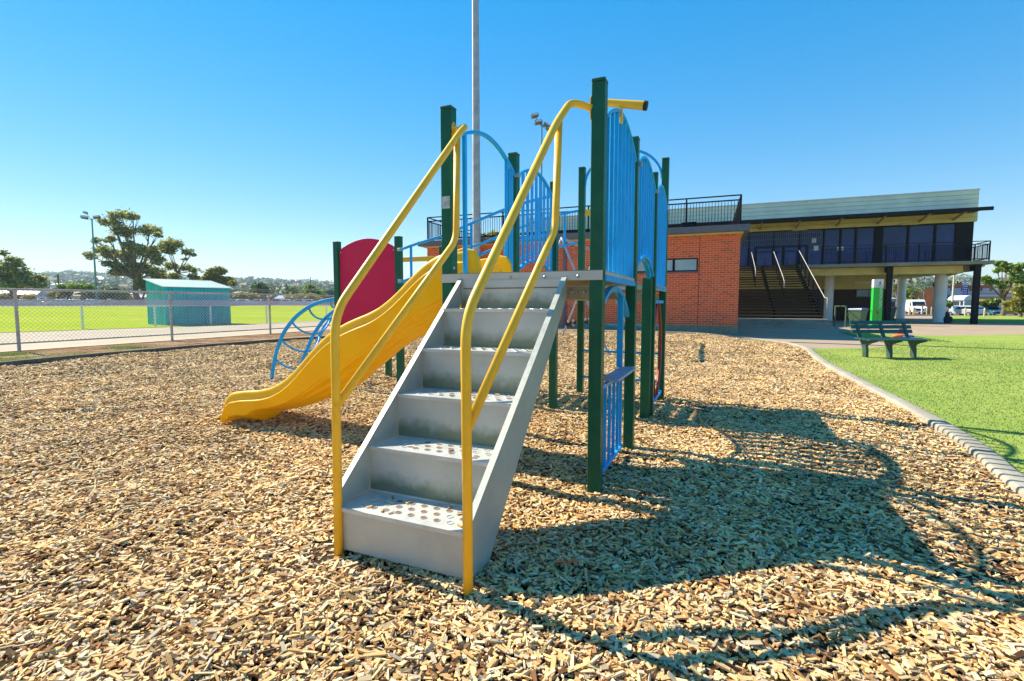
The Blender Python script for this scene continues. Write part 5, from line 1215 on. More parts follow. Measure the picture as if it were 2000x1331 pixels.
# bags on the grass behind the bench
def bag(name, px, py, sx, sy, sz, mat, label, cat, seed, z0=0.03):
    p = onground(px, py, z0); o_ = MB(); R = random.Random(seed); nu, nv = 14, 9; vs = []
    for j in range(nv):
        ph = math.pi*j/(nv-1)
        for i in range(nu):
            th = 2*math.pi*i/nu; k = 1+R.uniform(-0.13, 0.13)
            r_ = math.sin(ph)**0.6*k; vs.append((math.cos(th)*sx/2*r_, math.sin(th)*sy/2*r_, max(0, sz/2-math.cos(ph)*sz/2*k)))
    o_.add(vs, [(j*nu+i, j*nu+(i+1)%nu, (j+1)*nu+(i+1)%nu, (j+1)*nu+i) for j in range(nv-1) for i in range(nu)])
    b = o_.build(name, mat, None, smooth=True); b.location = (p.x, p.y, z0-0.01); sub = b.modifiers.new('s', 'SUBSURF'); sub.levels = 1; sub.render_levels = 1
    return tag(b, label, cat)
bag('cloth_bag', 1762, 659, 0.35, 0.3, 0.36, 'clothred', 'red bag on the grass seen through the bench backrest', 'bag', 1)
bag('towel', 1758, 660, 0.6, 0.4, 0.16, 'clothorange', 'crumpled orange towel on the grass left of the blue bundle', 'towel', 2)
bag('clothing_bundle', 1774, 661, 0.4, 0.3, 0.14, 'clothblue', 'dark blue bundle of clothing between the orange towel and the white cloth', 'clothing', 3)
bag('cloth', 1783, 663, 0.45, 0.25, 0.08, 'white', 'small white cloth lying on the grass behind the bench seat', 'cloth', 4)
bag('backpack', 1851, 631.5, 0.55, 0.45, 0.5, 'clothdark', 'dark backpack resting at the foot of the round column', 'backpack', 5, 0.01)
bag('backpack', 1848, 630, 0.36, 0.35, 0.75, 'clothdark', 'taller dark bag leaning on the right side of the round column', 'bag', 6, 0.01)

# ------------------------------------------------------------------ bollards, T sign
bl = None
for i, (px, py, lb) in enumerate(((1776,614,'left of the white van'),(1784,613.6,'in front of the left end of the white van'),(1810,613.5,'at the right front corner of the white van'),(1819,613.5,'just left of the round column'),(1847,614,'right of the round column'),(1884.8,618.7,'in front of the silver wagon'),(1922.4,619,'in front of the teal sedan'))):
    p = onground(px, py)
    if bl is None:
        bl = empty('bollard', p, 0, '', 'bollard', 'yellow timber bollards along the car park'); m = MB(); m.tube([(0,0,-0.1),(0,0,0.86)], 0.075, 12); m.tube([(0,0,0.86),(0,0,0.90)], [0.075,0.055], 12); pst = m.build('shaft', 'bollard', bl, autosm=True)
        m = MB(); m.tube([(0,0,0.70),(0,0,0.76)], 0.0775, 12, cap=False); m.build('reflective_band', 'white', bl)
        b = bl
    else:
        b = bl.copy(); COL.objects.link(b)
        for ch in [c for c in SC.objects if c.parent == bl]: c2 = ch.copy(); COL.objects.link(c2); c2.parent = b
    b.location = (p.x, p.y, 0); b['label'] = 'yellow timber bollard '+lb; b.rotation_euler = (0, 0, i)
p = onground(1800.5, 613.7); ts = empty('barrier_post', p, 0, 'white T-shaped barrier post with an orange arm in front of the van', 'barrier')
m = MB(); m.cbox((0,0,0.5), (0.2,0.1,1.0)); m.build('post', 'white', ts, bevel=0.01); m = MB(); m.cbox((-0.05,0,1.09), (1.3,0.08,0.16)); m.build('arm', 'orange_wall', ts, bevel=0.01)
# blue banded sign
p = at(1884, 600, 92); sg2 = empty('blue_sign_pylon', (p.x, 92, 0), rad(-30), 'tall blue banded sign pylon behind the parked cars', 'sign')
zt = at(1866, 553, 92).z; n = 10; cols = ['blue1','blue2','blue2','blue3','blue3','blue3','blue4','blue4','blue1','blue1']
m = MB(); m.box(-0.36,0.36,0.02,0.45,-0.6,zt); m.build('core', 'blue2', sg2)
for i in range(n):
    z1 = zt-(zt-1.0)*i/n; z0_ = zt-(zt-1.0)*(i+1)/n; m = MB(); m.box(-0.35,0.35,-0.01,0.018,z0_+0.01,z1-0.01); q = m.build('sign_band', cols[i], sg2)
    if 0 < i < 9:
        w = MB(); x0 = -0.28
        for k in range(2): L = 0.15+0.10*((i*7+k*3) % 4)/3; w.box(x0, x0+L, -0.016, -0.012, (z0_+z1)/2-0.09, (z0_+z1)/2+0.09); x0 += L+0.06
        build_each(w, 'marking', 'white', q)
# poles and signs on the right
for px, yt, D, lb in ((1864, 532, 75, 'slim pale street light pole right of the round column, behind the parked cars'), (1744, 536, 75, 'slim pale street light pole between the black steel post and the white column')):
    p = at(px, yt, D); o = empty('street_lamp', (p.x, D, 0), 0, lb, 'street lamp'); m = MB(); m.tube([(0,0,-0.5),(0,0,p.z)], [0.16,0.10], 8); m.build('pole', 'creamwall', o)
    m = MB(); m.bar((0,0,p.z),(-0.9,0,p.z+0.15),0.06,0.06); m.cbox((-1.1,0,p.z+0.15),(0.5,0.2,0.1)); m.build('lamp_head', 'galv', o)
p = at(1845, 558, 46); o = empty('road_sign', (p.x, 46, 0), 0, 'dark pole just right of the round column carrying a dark round sign back', 'sign'); m = MB(); m.tube([(0,0,0),(0,0,p.z)], 0.10, 10); m.build('pole', 'black', o)
m = MB(); q = at(1829, 556, 46); m.tube([(q.x-p.x,-0.04,q.z),(q.x-p.x,0.0,q.z)], 0.38, 24); m.bar((q.x-p.x,0.02,q.z),(0,0.02,q.z),0.05,0.05); m.build('sign_disc', 'black', o)
p = at(1957, 594, 54.5); o = empty('small_sign', (p.x, 54.2, 0), 0, 'small teal sign on a post at the trunk of the tree near the right edge', 'sign'); m = MB(); m.cbox((0,0,p.z), (0.62,0.04,0.6)); m.build('panel', 'teal_roof', o); m = MB(); m.box(-0.03,0.03,0.03,0.08,0,p.z); m.build('post', 'galv', o)

# ------------------------------------------------------------------ buildings far right
A = at(1798, 600, 88); o = empty('orange_building', (A.x, 88, 0), 0, 'orange brick building with a curved roof behind the white van', 'building')
s = 88/F_PX
def q3(px, py): p = at(px, py, 88); return (p.x-A.x, 0, p.z)
pl_ = [q3(1798,618), q3(1798,577)]+[q3(1798+26*(1-math.cos(a)), 577-16*math.sin(a)) for a in (0.2,0.45,0.7,0.95,1.2,1.45)]+[q3(1838,560.5), q3(1838,618)]
m = MB(); m.prism(pl_, (0,0,0), (10.5,12,0)); m.build('wall', 'orange_wall', o)
m = MB(); a, b = q3(1807,590), q3(1819,576); m.box(a[0],b[0],-0.05,-0.005,a[2],b[2]); m.build('roller_door', 'clothorange', o)
m = MB(); a, b = q3(1801,600), q3(1804,570); m.box(a[0],b[0],-0.12,-0.01,0,b[2]); m.build('pilaster', 'creamwall', o)
m = MB(); a, b = q3(1783,612), q3(1797.6,573); m.prism([(a[0],0.5,0),(b[0],0.5,0),(b[0],0.5,b[2]),(a[0],0.5,b[2])], (0,0,0), (4,5,0)); m.build('side_wing', 'redbrown', o)
A = at(1838, 600, 96); o = empty('commercial_building', (A.x, 96, 0), 0, 'long grey commercial building with a red-brown fascia behind the car park', 'building')
def q4(px, py): p = at(px, py, 96); return (p.x-A.x, p.z)
def slab(x0, y0_, x1, y1_, d0, d1, nm, mt): a = q4(x0, y1_); b = q4(x1, y0_); m = MB(); z0 = max(-0.6, a[1]); k = 0.9; m.prism([(a[0]+k*d0,d0,z0),(b[0]+k*d0,d0,z0),(b[0]+k*d0,d0,b[1]),(a[0]+k*d0,d0,b[1])], (0,0,0), (k*(d1-d0),d1-d0,0)); return m.build(nm, mt, o)
slab(1838.5, 583, 1990, 620, 0, 20, 'lower_wall', 'creamwall'); slab(1838.2, 569, 1990.5, 582.8, -1.0, 20, 'metal_awning', 'greywall'); slab(1838.5, 557.5, 1938, 568.8, 0.5, 20, 'fascia', 'redbrown'); slab(1938.3, 562, 1992, 568.8, 0.5, 20, 'grey_fascia', 'greywall')
for x0, x1 in ((1843,1856),(1858,1877),(1884,1893),(1904,1915),(1919,1933)): slab(x0, 563.5, x1, 568.6, 0.40, 0.49, 'window', 'greywall')
for yy in (573, 577.5, 581): slab(1895, yy, 1990, yy+0.8, -1.06, -1.01, 'awning_line', 'white' if yy == 577.5 else 'slabgrey')
for x in (1966, 1971, 1976, 1981): slab(x, 556, x+1.2, 574, -1.3, -1.08, 'glazing_bar', 'white')
slab(1855, 576, 1878, 590, -1.6, -1.1, 'shop_sign', 'white')
house(1733, 1754, 577, 584, 72, 'greywall', 'roofblue', 'small house with a grey-blue roof between the black steel post and the white column', z0=0)
p = at(1896, 584, 80); o = empty('white_canopy', (p.x, 80, 0), 0, 'white curved canopy right of the blue sign pylon', 'canopy')
m = MB(); m.prism([Vector((1.1*math.cos(math.pi*k/12), 0, p.z-0.2+0.75*math.sin(math.pi*k/12))) for k in range(13)], (0,0,0), (0,3,0)); m.build('canopy_roof', 'white', o)
m = MB(); 
for x_ in (-0.95, 0.85):
    for y_ in (0.1, 2.8): m.box(x_,x_+0.1,y_,y_+0.1,-0.5,p.z-0.21)
build_each(m, 'leg', 'white', o); m = MB(); m.box(-0.9,0.9,1.45,1.5,p.z-0.3,p.z-0.21); m.build('tie_bar', 'white', o)

# ------------------------------------------------------------------ trees on the right
TR = [(1953,516,9,5),(1966,520,10,5),(1949,528,6,4),(1963,528,6,3.5),(1991,521,9,6),(1985,531,8,4),(1924,545,8,4),(1932,552,6,4),(1946,551,8,4),(1957,561,6,4),(1984,544,11,4),(1966,551,6,3),(1975,535,5,3)]
p = at(1959, 600, 53.5); tree('street_tree', (p.x, 53.5, 0), 53.5, TR, 'open-crowned tree with a pale trunk beside the teal sedan', 4200, 0.20, 'leaf_light', None, 0.22, (1960,584), seed=71, hang=0.1)
TS = [(1994,568,10,14),(1993,586,11,12),(1974,595,10,9),(1981,604,9,7),(1996,604,10,8),(2012,575,14,20),(2008,598,12,12)]
p = at(1994, 600, 49); tree('shrub', (p.x, 49, 0), 49, TS, 'large rounded shrub at the right edge of the photo', 7000, 0.16, 'leaf_olive', None, 0.15, (1992,608), 'shrub', seed=72)
TB = [(1992,547,12,6),(2006,540,14,9),(2000,555,10,7),(2015,552,12,10)]
p = at(2003, 600, 56); tree('street_tree', (p.x, 56, 0), 56, TB, 'darker tree crown above the large shrub at the right edge', 3500, 0.2, 'leaf_dark', None, 0.25, (2003,572), seed=73)
for i, (px, py, rx, ry, D, mt, lb) in enumerate(((1914,592,7,6,72,'leaf_olive','olive bush behind the black corner post'),(1928,592,8,6,72,'leaf_olive','olive bush behind the teal sedan roof'),(1943,590,8,7,72,'leaf_light','greener bush between the teal sedan and the street tree trunk'),
     (1768,570,8,12,92,'leaf_light','green tree seen just right of the rear white column'),(1779,582,8,8,90,'leaf_light','low green tree above the white van'),(1748,562,7,10,120,'leaf_olive','olive tree between the black steel post and the white column'),(1853,594,4,5,70,'leaf_light','small bush left of the blue sign pylon'))):
    p = at(px, 600, D); tree('bush' if i not in (3,4,5) else 'round_tree', (p.x, D, -0.4), D, [(px,py,rx,ry),(px-rx*0.4,py+2,rx*0.6,ry*0.8),(px+rx*0.5,py+2,rx*0.6,ry*0.8)], lb, 1300, 0.24, mt, None, 0.15, (px, py+ry*0.7), 'bush' if i not in (3,4,5) else 'tree', seed=80+i)

# ------------------------------------------------------------------ hills and woodland
def ridge(px):
    tab = [(-900,528),(0,529),(60,531),(110,532),(150,529),(210,533),(300,540),(480,541),(520,543),(560,545),(600,546),(650,548),(900,552),(1200,556),(1500,552),(1740,549),(1770,545),(1800,541),(1840,540),(1885,541),(1930,544),(2000,539),(2100,533),(2900,525)]
    return interp(tab, px)
HY0, HY1 = 330.0, 1500.0
def hillz(px, t):
    Y = HY0+(HY1-HY0)*t; zr = at(px, ridge(px)+5, HY1).z
    bumpy = 0.10*math.sin(px*0.013+t*7)+0.07*math.sin(px*0.031-t*11)+0.05*math.sin(px*0.071+t*17)
    return Y, 1.5+(zr-1.5)*(t**1.25)*(1+bumpy*(1-t)*1.3)
pxs = list(range(-900, 2901, 20)); ts_ = [k/22 for k in range(23)]
hv = []
for px in pxs:
    for t in ts_:
        Y, z = hillz(px, t); k = at(px, 593, 1).x; hv.append((k*Y, Y, z))
    hv.append((k*1900, 1900, z-40))
nn = len(ts_)+1
hm = MB(); hm.add(hv, [(i*nn+j, (i+1)*nn+j, (i+1)*nn+j+1, i*nn+j+1) for i in range(len(pxs)-1) for j in range(nn-1)])
M['hill'] = two_tone('wooded_hillside', [(0.35, (0.035, 0.055, 0.022)), (0.5, (0.07, 0.095, 0.035)), (0.62, (0.13, 0.14, 0.055)), (0.75, (0.22, 0.20, 0.11))], 0.012, 0.07, 0.95, 0.0, 1)
h_ = hm.build('hills', 'hill', None, smooth=True); h_['kind'] = 'structure'; h_['label'] = 'low wooded hills along the horizon'
R = np.random.RandomState(5); cl = []
for i in range(2300):
    px = R.uniform(-300, 2400) if i % 3 else (R.uniform(0, 680) if i % 2 else R.uniform(1700, 2030))
    t = R.uniform(0.02, 1.0)**0.8; Y, z = hillz(px, t); k = at(px, 593, 1).x; r = R.uniform(5, 13)
    cl.append((k*Y, Y, z+r*0.35, r*1.25, r, r*0.62))
for px in np.arange(-100, 2200, 7):
    Y, z = hillz(px, 1.0); k = at(px, 593, 1).x; r = R.uniform(4, 8.5); cl.append((k*Y, Y, z+r*0.4, r*1.6, r, r*0.75))
o = leaf_cloud(cl, 120000, 2.3, 'leaf_wood', 'hill_woodland', None, seed=9, shell=0.3); tag(o, 'unbroken woodland covering the far hills', kind='stuff')
cl = []
for i in range(260):
    px = R.uniform(-150, 700); D = R.uniform(165, 320); p = at(px, 593, D); r = R.uniform(2.5, 5.0)
    cl.append((p.x, D, Z+r*0.6, r*1.4, r, r*0.8))
for i in range(120):
    px = R.uniform(1700, 2100); D = R.uniform(130, 300); p = at(px, 593, D); r = R.uniform(3, 6.0)
    cl.append((p.x, D, r*0.7, r*1.3, r, r*0.9))
o = leaf_cloud(cl, 60000, 0.62, 'leaf_wood', 'distant_woodland', None, seed=10, shell=0.4); tag(o, 'mass of suburban trees between the oval and the hills', kind='stuff')
# tiny houses on the hills
proto = None
for i in range(70):
    px = R.uniform(60, 660) if i % 5 < 3 else R.uniform(1745, 1935); t = R.uniform(0.25, 0.97); Y, z = hillz(px, t); k = at(px, 593, 1).x
    if proto is None:
        proto = empty('hill_house', (0,0,0), 0, 'small pale house among the trees on the far hillside', 'house', 'houses dotted over the far hills')
        m = MB(); m.box(-6,6,-4,4,-3,4.2); m.build('wall', 'creamwall', proto); m = MB(); m.add([(-6.8,-4.8,4.2),(6.8,-4.8,4.2),(6.8,4.8,4.2),(-6.8,4.8,4.2),(-4,0,7.2),(4,0,7.2)], [(0,1,5,4),(2,3,4,5),(0,4,3),(1,2,5),(0,3,2,1)]); m.build('roof', 'roofpink', proto)
        b = proto
    else:
        b = proto.copy(); COL.objects.link(b)
        for ch in [c for c in SC.objects if c.parent == proto]:
            c2 = ch.copy(); COL.objects.link(c2); c2.parent = b
            if ch.name.startswith('roof') and i % 3: c2.material_slots[0].link = 'OBJECT'; c2.material_slots[0].material = M[('roofgrey','roofred','roofgrey')[i % 3]]
    s = R.uniform(0.45, 1.0); b.location = (k*(Y-4), Y-4, z+4.5); b.rotation_euler = (0,0,R.uniform(-0.6,0.6)); b.scale = (s, s, s)

# ------------------------------------------------------------------ people far across the oval
def person(px, D, z0, label, rz, top, bottom, stride=0.25, group=None):
    p = at(px, 593, D); o = None
    J = {'pelvis':(0,0,0.95),'chest':(0,0,1.30),'neck':(0,0,1.48),'head':(0.02,0,1.62),'crown':(0.02,0,1.72),
         'lhip':(0,0.10,0.90),'lknee':(stride*0.6,0.11,0.50),'lankle':(stride*0.7,0.11,0.08),'ltoe':(stride*0.7+0.16,0.11,0.04),
         'rhip':(0,-0.10,0.90),'rknee':(-stride*0.1,-0.11,0.49),'rankle':(-stride,-0.11,0.12),'rtoe':(-stride+0.14,-0.11,0.04),
         'lsh':(0,0.19,1.42),'lel':(-0.10,0.24,1.14),'lwr':(0.02,0.24,0.90),'lhand':(0.05,0.24,0.80),'rsh':(0,-0.19,1.42),'rel':(0.08,-0.24,1.14),'rwr':(0.20,-0.23,0.93),'rhand':(0.25,-0.22,0.84)}
    E = [('pelvis','chest'),('chest','neck'),('neck','head'),('head','crown'),('pelvis','lhip'),('lhip','lknee'),('lknee','lankle'),('lankle','ltoe'),('pelvis','rhip'),('rhip','rknee'),('rknee','rankle'),('rankle','rtoe'),('chest','lsh'),('lsh','lel'),('lel','lwr'),('lwr','lhand'),('chest','rsh'),('rsh','rel'),('rel','rwr'),('rwr','rhand')]
    Rr = {'pelvis':.14,'chest':.16,'neck':.06,'head':.095,'crown':.08,'hip':.09,'knee':.06,'ankle':.045,'toe':.04,'sh':.06,'el':.045,'wr':.033,'hand':.035}
    ks = list(J); me = bpy.data.meshes.new('person'); me.from_pydata([J[k] for k in ks], [(ks.index(a), ks.index(b)) for a, b in E], [])
    o = bpy.data.objects.new('person', me); COL.objects.link(o); o.location = (p.x, D, z0); o.rotation_euler = (0,0,rz)
    sk_ = o.modifiers.new('skin', 'SKIN'); lay = me.skin_vertices[0] if me.skin_vertices else None
    if lay is None:
        bpy.context.view_layer.objects.active = o; me.skin_vertices.new() if hasattr(me.skin_vertices, 'new') else None
        lay = me.skin_vertices[0] if me.skin_vertices else None
    if lay:
        for i, k in enumerate(ks):
            kk = k[1:] if k[0] in 'lr' and k[1:] in Rr else k; r_ = Rr.get(kk, 0.06); lay.data[i].radius = (r_, r_)
            lay.data[i].use_root = (k == 'pelvis')
    ss = o.modifiers.new('sub', 'SUBSURF'); ss.levels = 1; ss.render_levels = 1; me.materials.append(M[bottom])
    # evaluate to a plain mesh so clothing can be laid over it
    dg = bpy.context.evaluated_depsgraph_get(); ev = bpy.data.meshes.new_from_object(o.evaluated_get(dg)); o.modifiers.clear(); o.data = ev
    ev.materials.clear(); ev.materials.append(M['skin']); ev.polygons.foreach_set('use_smooth', [True]*len(ev.polygons))
    for nm, lo_, hi_, mt in (('shirt', 0.92, 1.45, top), ('trousers', 0.12, 0.97, bottom), ('hair', 1.64, 2.0, 'clothdark')):
        bm = bmesh.new(); bm.from_mesh(ev); bm.normal_update()
        kill = [f for f in bm.faces if not (lo_ < f.calc_center_median().z < hi_) or (nm == 'trousers' and abs(f.calc_center_median().y) > 0.2)]
        bmesh.ops.delete(bm, geom=kill, context='FACES')
        for v in bm.verts: v.co += v.normal*0.014
        m2 = bpy.data.meshes.new(nm); bm.to_mesh(m2); bm.free(); m2.materials.clear(); m2.materials.append(M[mt]); c = bpy.data.objects.new(nm, m2); COL.objects.link(c); c.parent = o
    return tag(o, label, 'person', group)
person(163, 109.5, Z, 'person in dark clothes standing alone across the oval, left of the teal pole', rad(80), 'clothdark', 'clothdark', 0.05)
person(506, 109, Z, 'person in dark clothes, left one of two walking across the oval', rad(10), 'clothdark', 'clothdark')
person(517.5, 109, Z, 'person in dark clothes, right one of two walking across the oval', rad(170), 'clothdark', 'clothdark')

# ------------------------------------------------------------------ wood chips
KP = np.array([(x, y) for x, y in kl]+[(-5, -4)])
def inside(P, poly):
    x, y = P[:,0], P[:,1]; c = np.zeros(len(P), bool); j = len(poly)-1
    for i in range(len(poly)):
        xi, yi = poly[i]; xj, yj = poly[j]
        with np.errstate(divide='ignore', invalid='ignore'): c ^= ((yi > y) != (yj > y)) & (x < (xj-xi)*(y-yi)/(yj-yi+1e-12)+xi)
        j = i
    return c
hv_ = np.vectorize(height)
def bumpz(x, y):
    return 0.018*np.sin(x*1.7+0.6*np.sin(y*1.3))*np.cos(y*1.9+0.8)+0.010*np.sin(x*4.1+y*3.3)+0.008*np.sin(x*7.3-y*5.1)
def chips(zones):
    out = []
    for r0, r1, dens, L, th_max, in zones:
        amax = rad(62); n = int(dens*amax*(r1*r1-r0*r0)); 
        r = np.sqrt(RS.uniform(r0*r0, r1*r1, n)); a = RS.uniform(-amax, amax, n)
        P = np.stack([r*np.sin(a), r*np.cos(a)], 1); k = inside(P, KP); P = P[k]; m = len(P)
        out.append((P, np.full(m, L), np.full(m, th_max)))
    P = np.concatenate([o[0] for o in out]); L = np.concatenate([o[1] for o in out]); TM = np.concatenate([o[2] for o in out]); m = len(P)
    # keep the chips clear of the posts? they lie against them, as in the photo
    ln = L*np.clip(RS.lognormal(-0.10, 0.45, m), 0.30, 2.4)*0.5; wd = L*RS.uniform(0.08, 0.30, m); th = 0.0028*RS.uniform(0.5, 1.6, m)
    yaw = RS.uniform(0, 2*np.pi, m); pit = RS.normal(0, 0.19, m); rol = RS.normal(0, 0.29, m)
    z = hv_(P[:,0], P[:,1])+bumpz(P[:,0], P[:,1])+RS.uniform(0.002, 0.036, m)
    # a few strays that have landed on the lower steps
    ex = [(k, UV(sk(RS.uniform(SL+0.06, SR-0.06), 0), Vf+RUN*s+RS.uniform(0.02, 0.22), RISE*(s+1)+0.006)) for k, s in zip(range(26), [0]*16+[1]*6+[2]*2+[3]*2)]
    for k, q in ex: P[k] = (q.x, q.y); z[k] = q.z; pit[k] *= 0.2; rol[k] *= 0.2; ln[k] = 0.018; wd[k] = 0.006
    cy, sy = np.cos(yaw), np.sin(yaw); cp, sp_ = np.cos(pit), np.sin(pit); cr_, sr = np.cos(rol), np.sin(rol)
    X = np.stack([cy*cp, sy*cp, -sp_], 1)
    Yv = np.stack([cy*sp_*sr-sy*cr_, sy*sp_*sr+cy*cr_, cp*sr], 1)
    Zv = np.cross(X, Yv)
    C = np.concatenate([P, z[:,None]], 1)
    V = np.empty((m, 8, 3))
    i = 0
    JX = {(a, b): RS.uniform(0.72, 1.06, m) for a in (-1,1) for b in (-1,1)}; JY = {(a, b): RS.uniform(0.35, 1.1, m) for a in (-1,1) for b in (-1,1)}
    for sz in (-1, 1):
        for sx, sy_ in ((-1,-1),(1,-1),(1,1),(-1,1)):
            jx = ln*JX[(sx, sy_)]*sx; jy = wd*JY[(sx, sy_)]*sy_; jz = th*RS.uniform(0.8, 1.1, m)*sz
            V[:, i] = C+X*jx[:,None]+Yv*jy[:,None]+Zv*jz[:,None]; i += 1
    F = np.array([(0,3,2,1),(4,5,6,7),(0,1,5,4),(1,2,6,5),(2,3,7,6),(3,0,4,7)], dtype=np.int32)
    idx = (np.arange(m, dtype=np.int32)[:,None,None]*8+F[None]).reshape(-1)
    me = bpy.data.meshes.new('wood_chips'); me.vertices.add(m*8); me.vertices.foreach_set('co', V.astype(np.float32).ravel())
    nf = m*6; me.loops.add(nf*4); me.loops.foreach_set('vertex_index', idx); me.polygons.add(nf)
    me.polygons.foreach_set('loop_start', np.arange(0, nf*4, 4, dtype=np.int32)); me.polygons.foreach_set('loop_total', np.full(nf, 4, dtype=np.int32))
    me.polygons.foreach_set('use_smooth', np.zeros(nf, dtype=bool)); me.update(calc_edges=True); me.materials.append(M['chips'])
    o = bpy.data.objects.new('wood_chips', me); COL.objects.link(o); print('chips', m)
    return tag(o, 'thick layer of loose tan wood chips covering the play area', kind='stuff')
chips([(0.6,3.2,5200,0.041,0),(3.2,5.2,4200,0.042,0),(5.2,8.0,3300,0.044,0),(8.0,12.0,2500,0.052,0),(12.0,24.0,1150,0.064,0)])
def blades(poly, rmax, dens, name, label, ht=0.035, zoff=0.035, seed=3):
    R = np.random.RandomState(seed); poly = np.array(poly); x0, y0_ = poly.min(0); x1, y1_ = poly.max(0)
    x1 = min(x1, rmax); y1_ = min(y1_, rmax); n = int((x1-x0)*(y1_-y0_)*dens)
    P = np.stack([R.uniform(x0, x1, n), R.uniform(y0_, y1_, n)], 1); r = np.hypot(P[:,0], P[:,1]); P = P[inside(P, poly) & (R.uniform(0,1,n) < np.clip(1.25-r/rmax, 0, 1)) & (np.abs(np.arctan2(P[:,0], P[:,1])) < 1.15)]
    m = len(P); h = ht*R.uniform(0.5, 1.4, m); a = R.uniform(0, 2*np.pi, m); w = 0.0028+0.0005*np.hypot(P[:,0], P[:,1])
    z = hv_(P[:,0], P[:,1])+zoff-0.003; C = np.concatenate([P, z[:,None]], 1); d = np.stack([np.cos(a), np.sin(a), 0*a], 1)*w[:,None]
    ln = np.stack([R.normal(0,0.5,m), R.normal(0,0.5,m), np.ones(m)], 1)*h[:,None]
    V = np.stack([C-d, C+d, C+ln], 1).reshape(-1, 3)
    me = bpy.data.meshes.new(name); me.vertices.add(m*3); me.vertices.foreach_set('co', V.astype(np.float32).ravel()); me.loops.add(m*3); me.loops.foreach_set('vertex_index', np.arange(m*3, dtype=np.int32))
    me.polygons.add(m); me.polygons.foreach_set('loop_start', np.arange(0, m*3, 3, dtype=np.int32)); me.polygons.foreach_set('loop_total', np.full(m, 3, dtype=np.int32)); me.update(calc_edges=True); me.materials.append(M['blades'])
    o = bpy.data.objects.new(name, me); COL.objects.link(o); print(name, m); return tag(o, label, kind='stuff')
blades(lp, 20, 1300, 'lawn_grass', 'short sunlit lawn grass around the bench', 0.019)
# weedy patches beside the left kerb
wp = []
for (cx, cy, r) in ((-10.9,12.3,0.9),(-11.3,12.9,0.8),(-10.4,14.2,0.9),(-9.9,15.3,0.8),(-9.2,16.4,0.7),(-12.2,11.8,0.8),(-13.6,13.3,0.5),(-12.0,15.4,0.5)):
    R_ = np.random.RandomState(int(cx*-100)); n = 900; wp.append(np.stack([cx+R_.normal(0, r*0.5, n), cy+R_.normal(0, r*0.5, n)], 1))
wp = np.concatenate(wp); wp = wp[~inside(wp, KP)]
m_ = MB(); R_ = random.Random(4)
for x, y in wp:
    a = R_.uniform(0, 6.28); w = 0.012; h = R_.uniform(0.02, 0.07); z = -0.03
    m_.add([(x-w*math.cos(a), y-w*math.sin(a), z), (x+w*math.cos(a), y+w*math.sin(a), z), (x+R_.uniform(-.03,.03), y+R_.uniform(-.03,.03), z+h)], [(0,1,2)])
tag(m_.build('weeds', 'blades'), 'patchy green weeds on the dirt along the left kerb', kind='stuff')
# orange dry leaf on the chips
p = onground(1108, 1104, 0.05); m_ = MB()
for (a0, L, w) in ((0.1, 0.075, 0.012), (2.9, 0.06, 0.012), (0.5, 0.05, 0.010)):
    n = 8; vs = []
    for k in range(n+1):
        t = k/n; ww = w*math.sin(math.pi*min(1, t*0.98+0.02)); c = Vector((math.cos(a0)*L*t, math.sin(a0)*L*t*0.5, 0.02*math.sin(t*3)))
        vs += [c+Vector((0, ww, 0.004)), c+Vector((0, -ww, 0))]
    m_.add(vs, [(2*k, 2*k+1, 2*k+3, 2*k+2) for k in range(n)])
lf = m_.build('dry_leaf', 'clothorange'); lf.location = p; sd = lf.modifiers.new('s', 'SOLIDIFY'); sd.thickness = 0.001; tag(lf, 'curled orange dry leaf on the chips to the right of the stairs', 'leaf')

# ------------------------------------------------------------------ sun, sky, haze, camera
SUN_EL, SUN_DIR = rad(40.2), rad(-31.7)      # SUN_DIR: direction in which shadows fall
d = Vector((math.cos(SUN_DIR)*math.cos(SUN_EL), math.sin(SUN_DIR)*math.cos(SUN_EL), -math.sin(SUN_EL)))
L = bpy.data.lights.new('sun', 'SUN'); L.energy = 5.0; L.angle = rad(0.45); L.color = (1.0, 0.90, 0.71)
so_ = bpy.data.objects.new('sun', L); COL.objects.link(so_); so_.rotation_euler = d.to_track_quat('-Z', 'Y').to_euler(); so_.location = (-20, 12, 30)
Wd = bpy.data.worlds.new('World'); SC.world = Wd; Wd.use_nodes = True; nt = Wd.node_tree; nt.nodes.clear()
out = nt.nodes.new('ShaderNodeOutputWorld'); bg = nt.nodes.new('ShaderNodeBackground'); sky = nt.nodes.new('ShaderNodeTexSky')
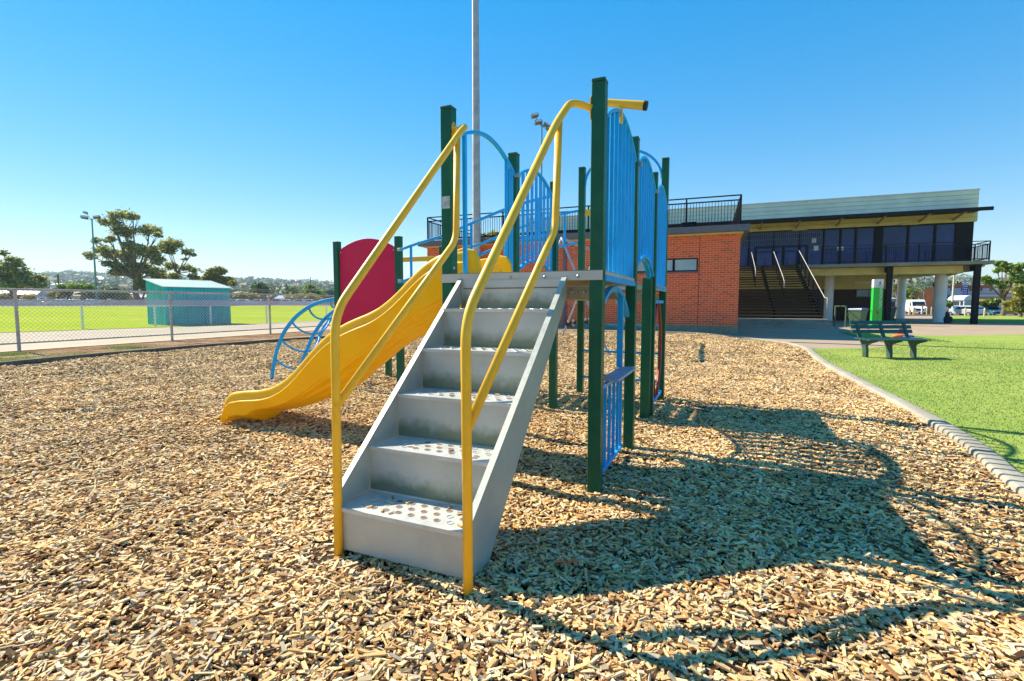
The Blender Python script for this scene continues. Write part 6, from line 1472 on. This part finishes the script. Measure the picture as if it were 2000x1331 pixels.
sky.sky_type = 'NISHITA'; sky.sun_disc = False; sky.sun_elevation = SUN_EL
tosun = -d; sky.sun_rotation = math.atan2(tosun.x, tosun.y)
sky.altitude = 0; sky.air_density = 1.0; sky.dust_density = 0.0; sky.ozone_density = 2.0
bg.inputs['Strength'].default_value = 0.14
hs = nt.nodes.new('ShaderNodeHueSaturation'); hs.inputs['Saturation'].default_value = 2.65; hs.inputs['Value'].default_value = 1.68; hs.inputs['Hue'].default_value = 0.502
gm = nt.nodes.new('ShaderNodeGamma'); gm.inputs['Gamma'].default_value = 0.42
nt.links.new(sky.outputs[0], gm.inputs['Color']); nt.links.new(gm.outputs[0], hs.inputs['Color']); nt.links.new(hs.outputs[0], bg.inputs['Color']); nt.links.new(bg.outputs[0], out.inputs['Surface'])
if HAZE:
    hz = MB(); hz.box(-3190, 3190, -3190, 3190, -1.1, 190)
    hm_ = bpy.data.materials.new('haze_air'); hm_.use_nodes = True; t_ = hm_.node_tree; t_.nodes.clear(); o1 = t_.nodes.new('ShaderNodeOutputMaterial'); pv = t_.nodes.new('ShaderNodeVolumePrincipled')
    pv.inputs['Color'].default_value = (0.60, 0.82, 1.0, 1); pv.inputs['Density'].default_value = 0.00018; pv.inputs['Anisotropy'].default_value = 0.2; t_.links.new(pv.outputs[0], o1.inputs['Volume'])
    M['haze'] = hm_; h_ = hz.build('haze', 'haze'); h_['kind'] = 'stuff'; h_['label'] = 'thin bluish air haze'
cam = bpy.data.cameras.new('camera'); co_ = bpy.data.objects.new('camera', cam); COL.objects.link(co_)
cam.sensor_width = 36; cam.lens = F_PX/2000*36; cam.clip_start = 0.05; cam.clip_end = 6000
co_.location = (0, 0, EYE); co_.rotation_euler = (rad(90)-PITCH, 0, 0); SC.camera = co_
SC.view_settings.view_transform = 'Standard'; SC.view_settings.look = 'None'; SC.view_settings.gamma = 1.0; SC.view_settings.exposure = 1.06
SC.cycles.max_bounces = 6; SC.cycles.volume_bounces = 0; SC.cycles.transparent_max_bounces = 12
SC.cycles.use_denoising = True
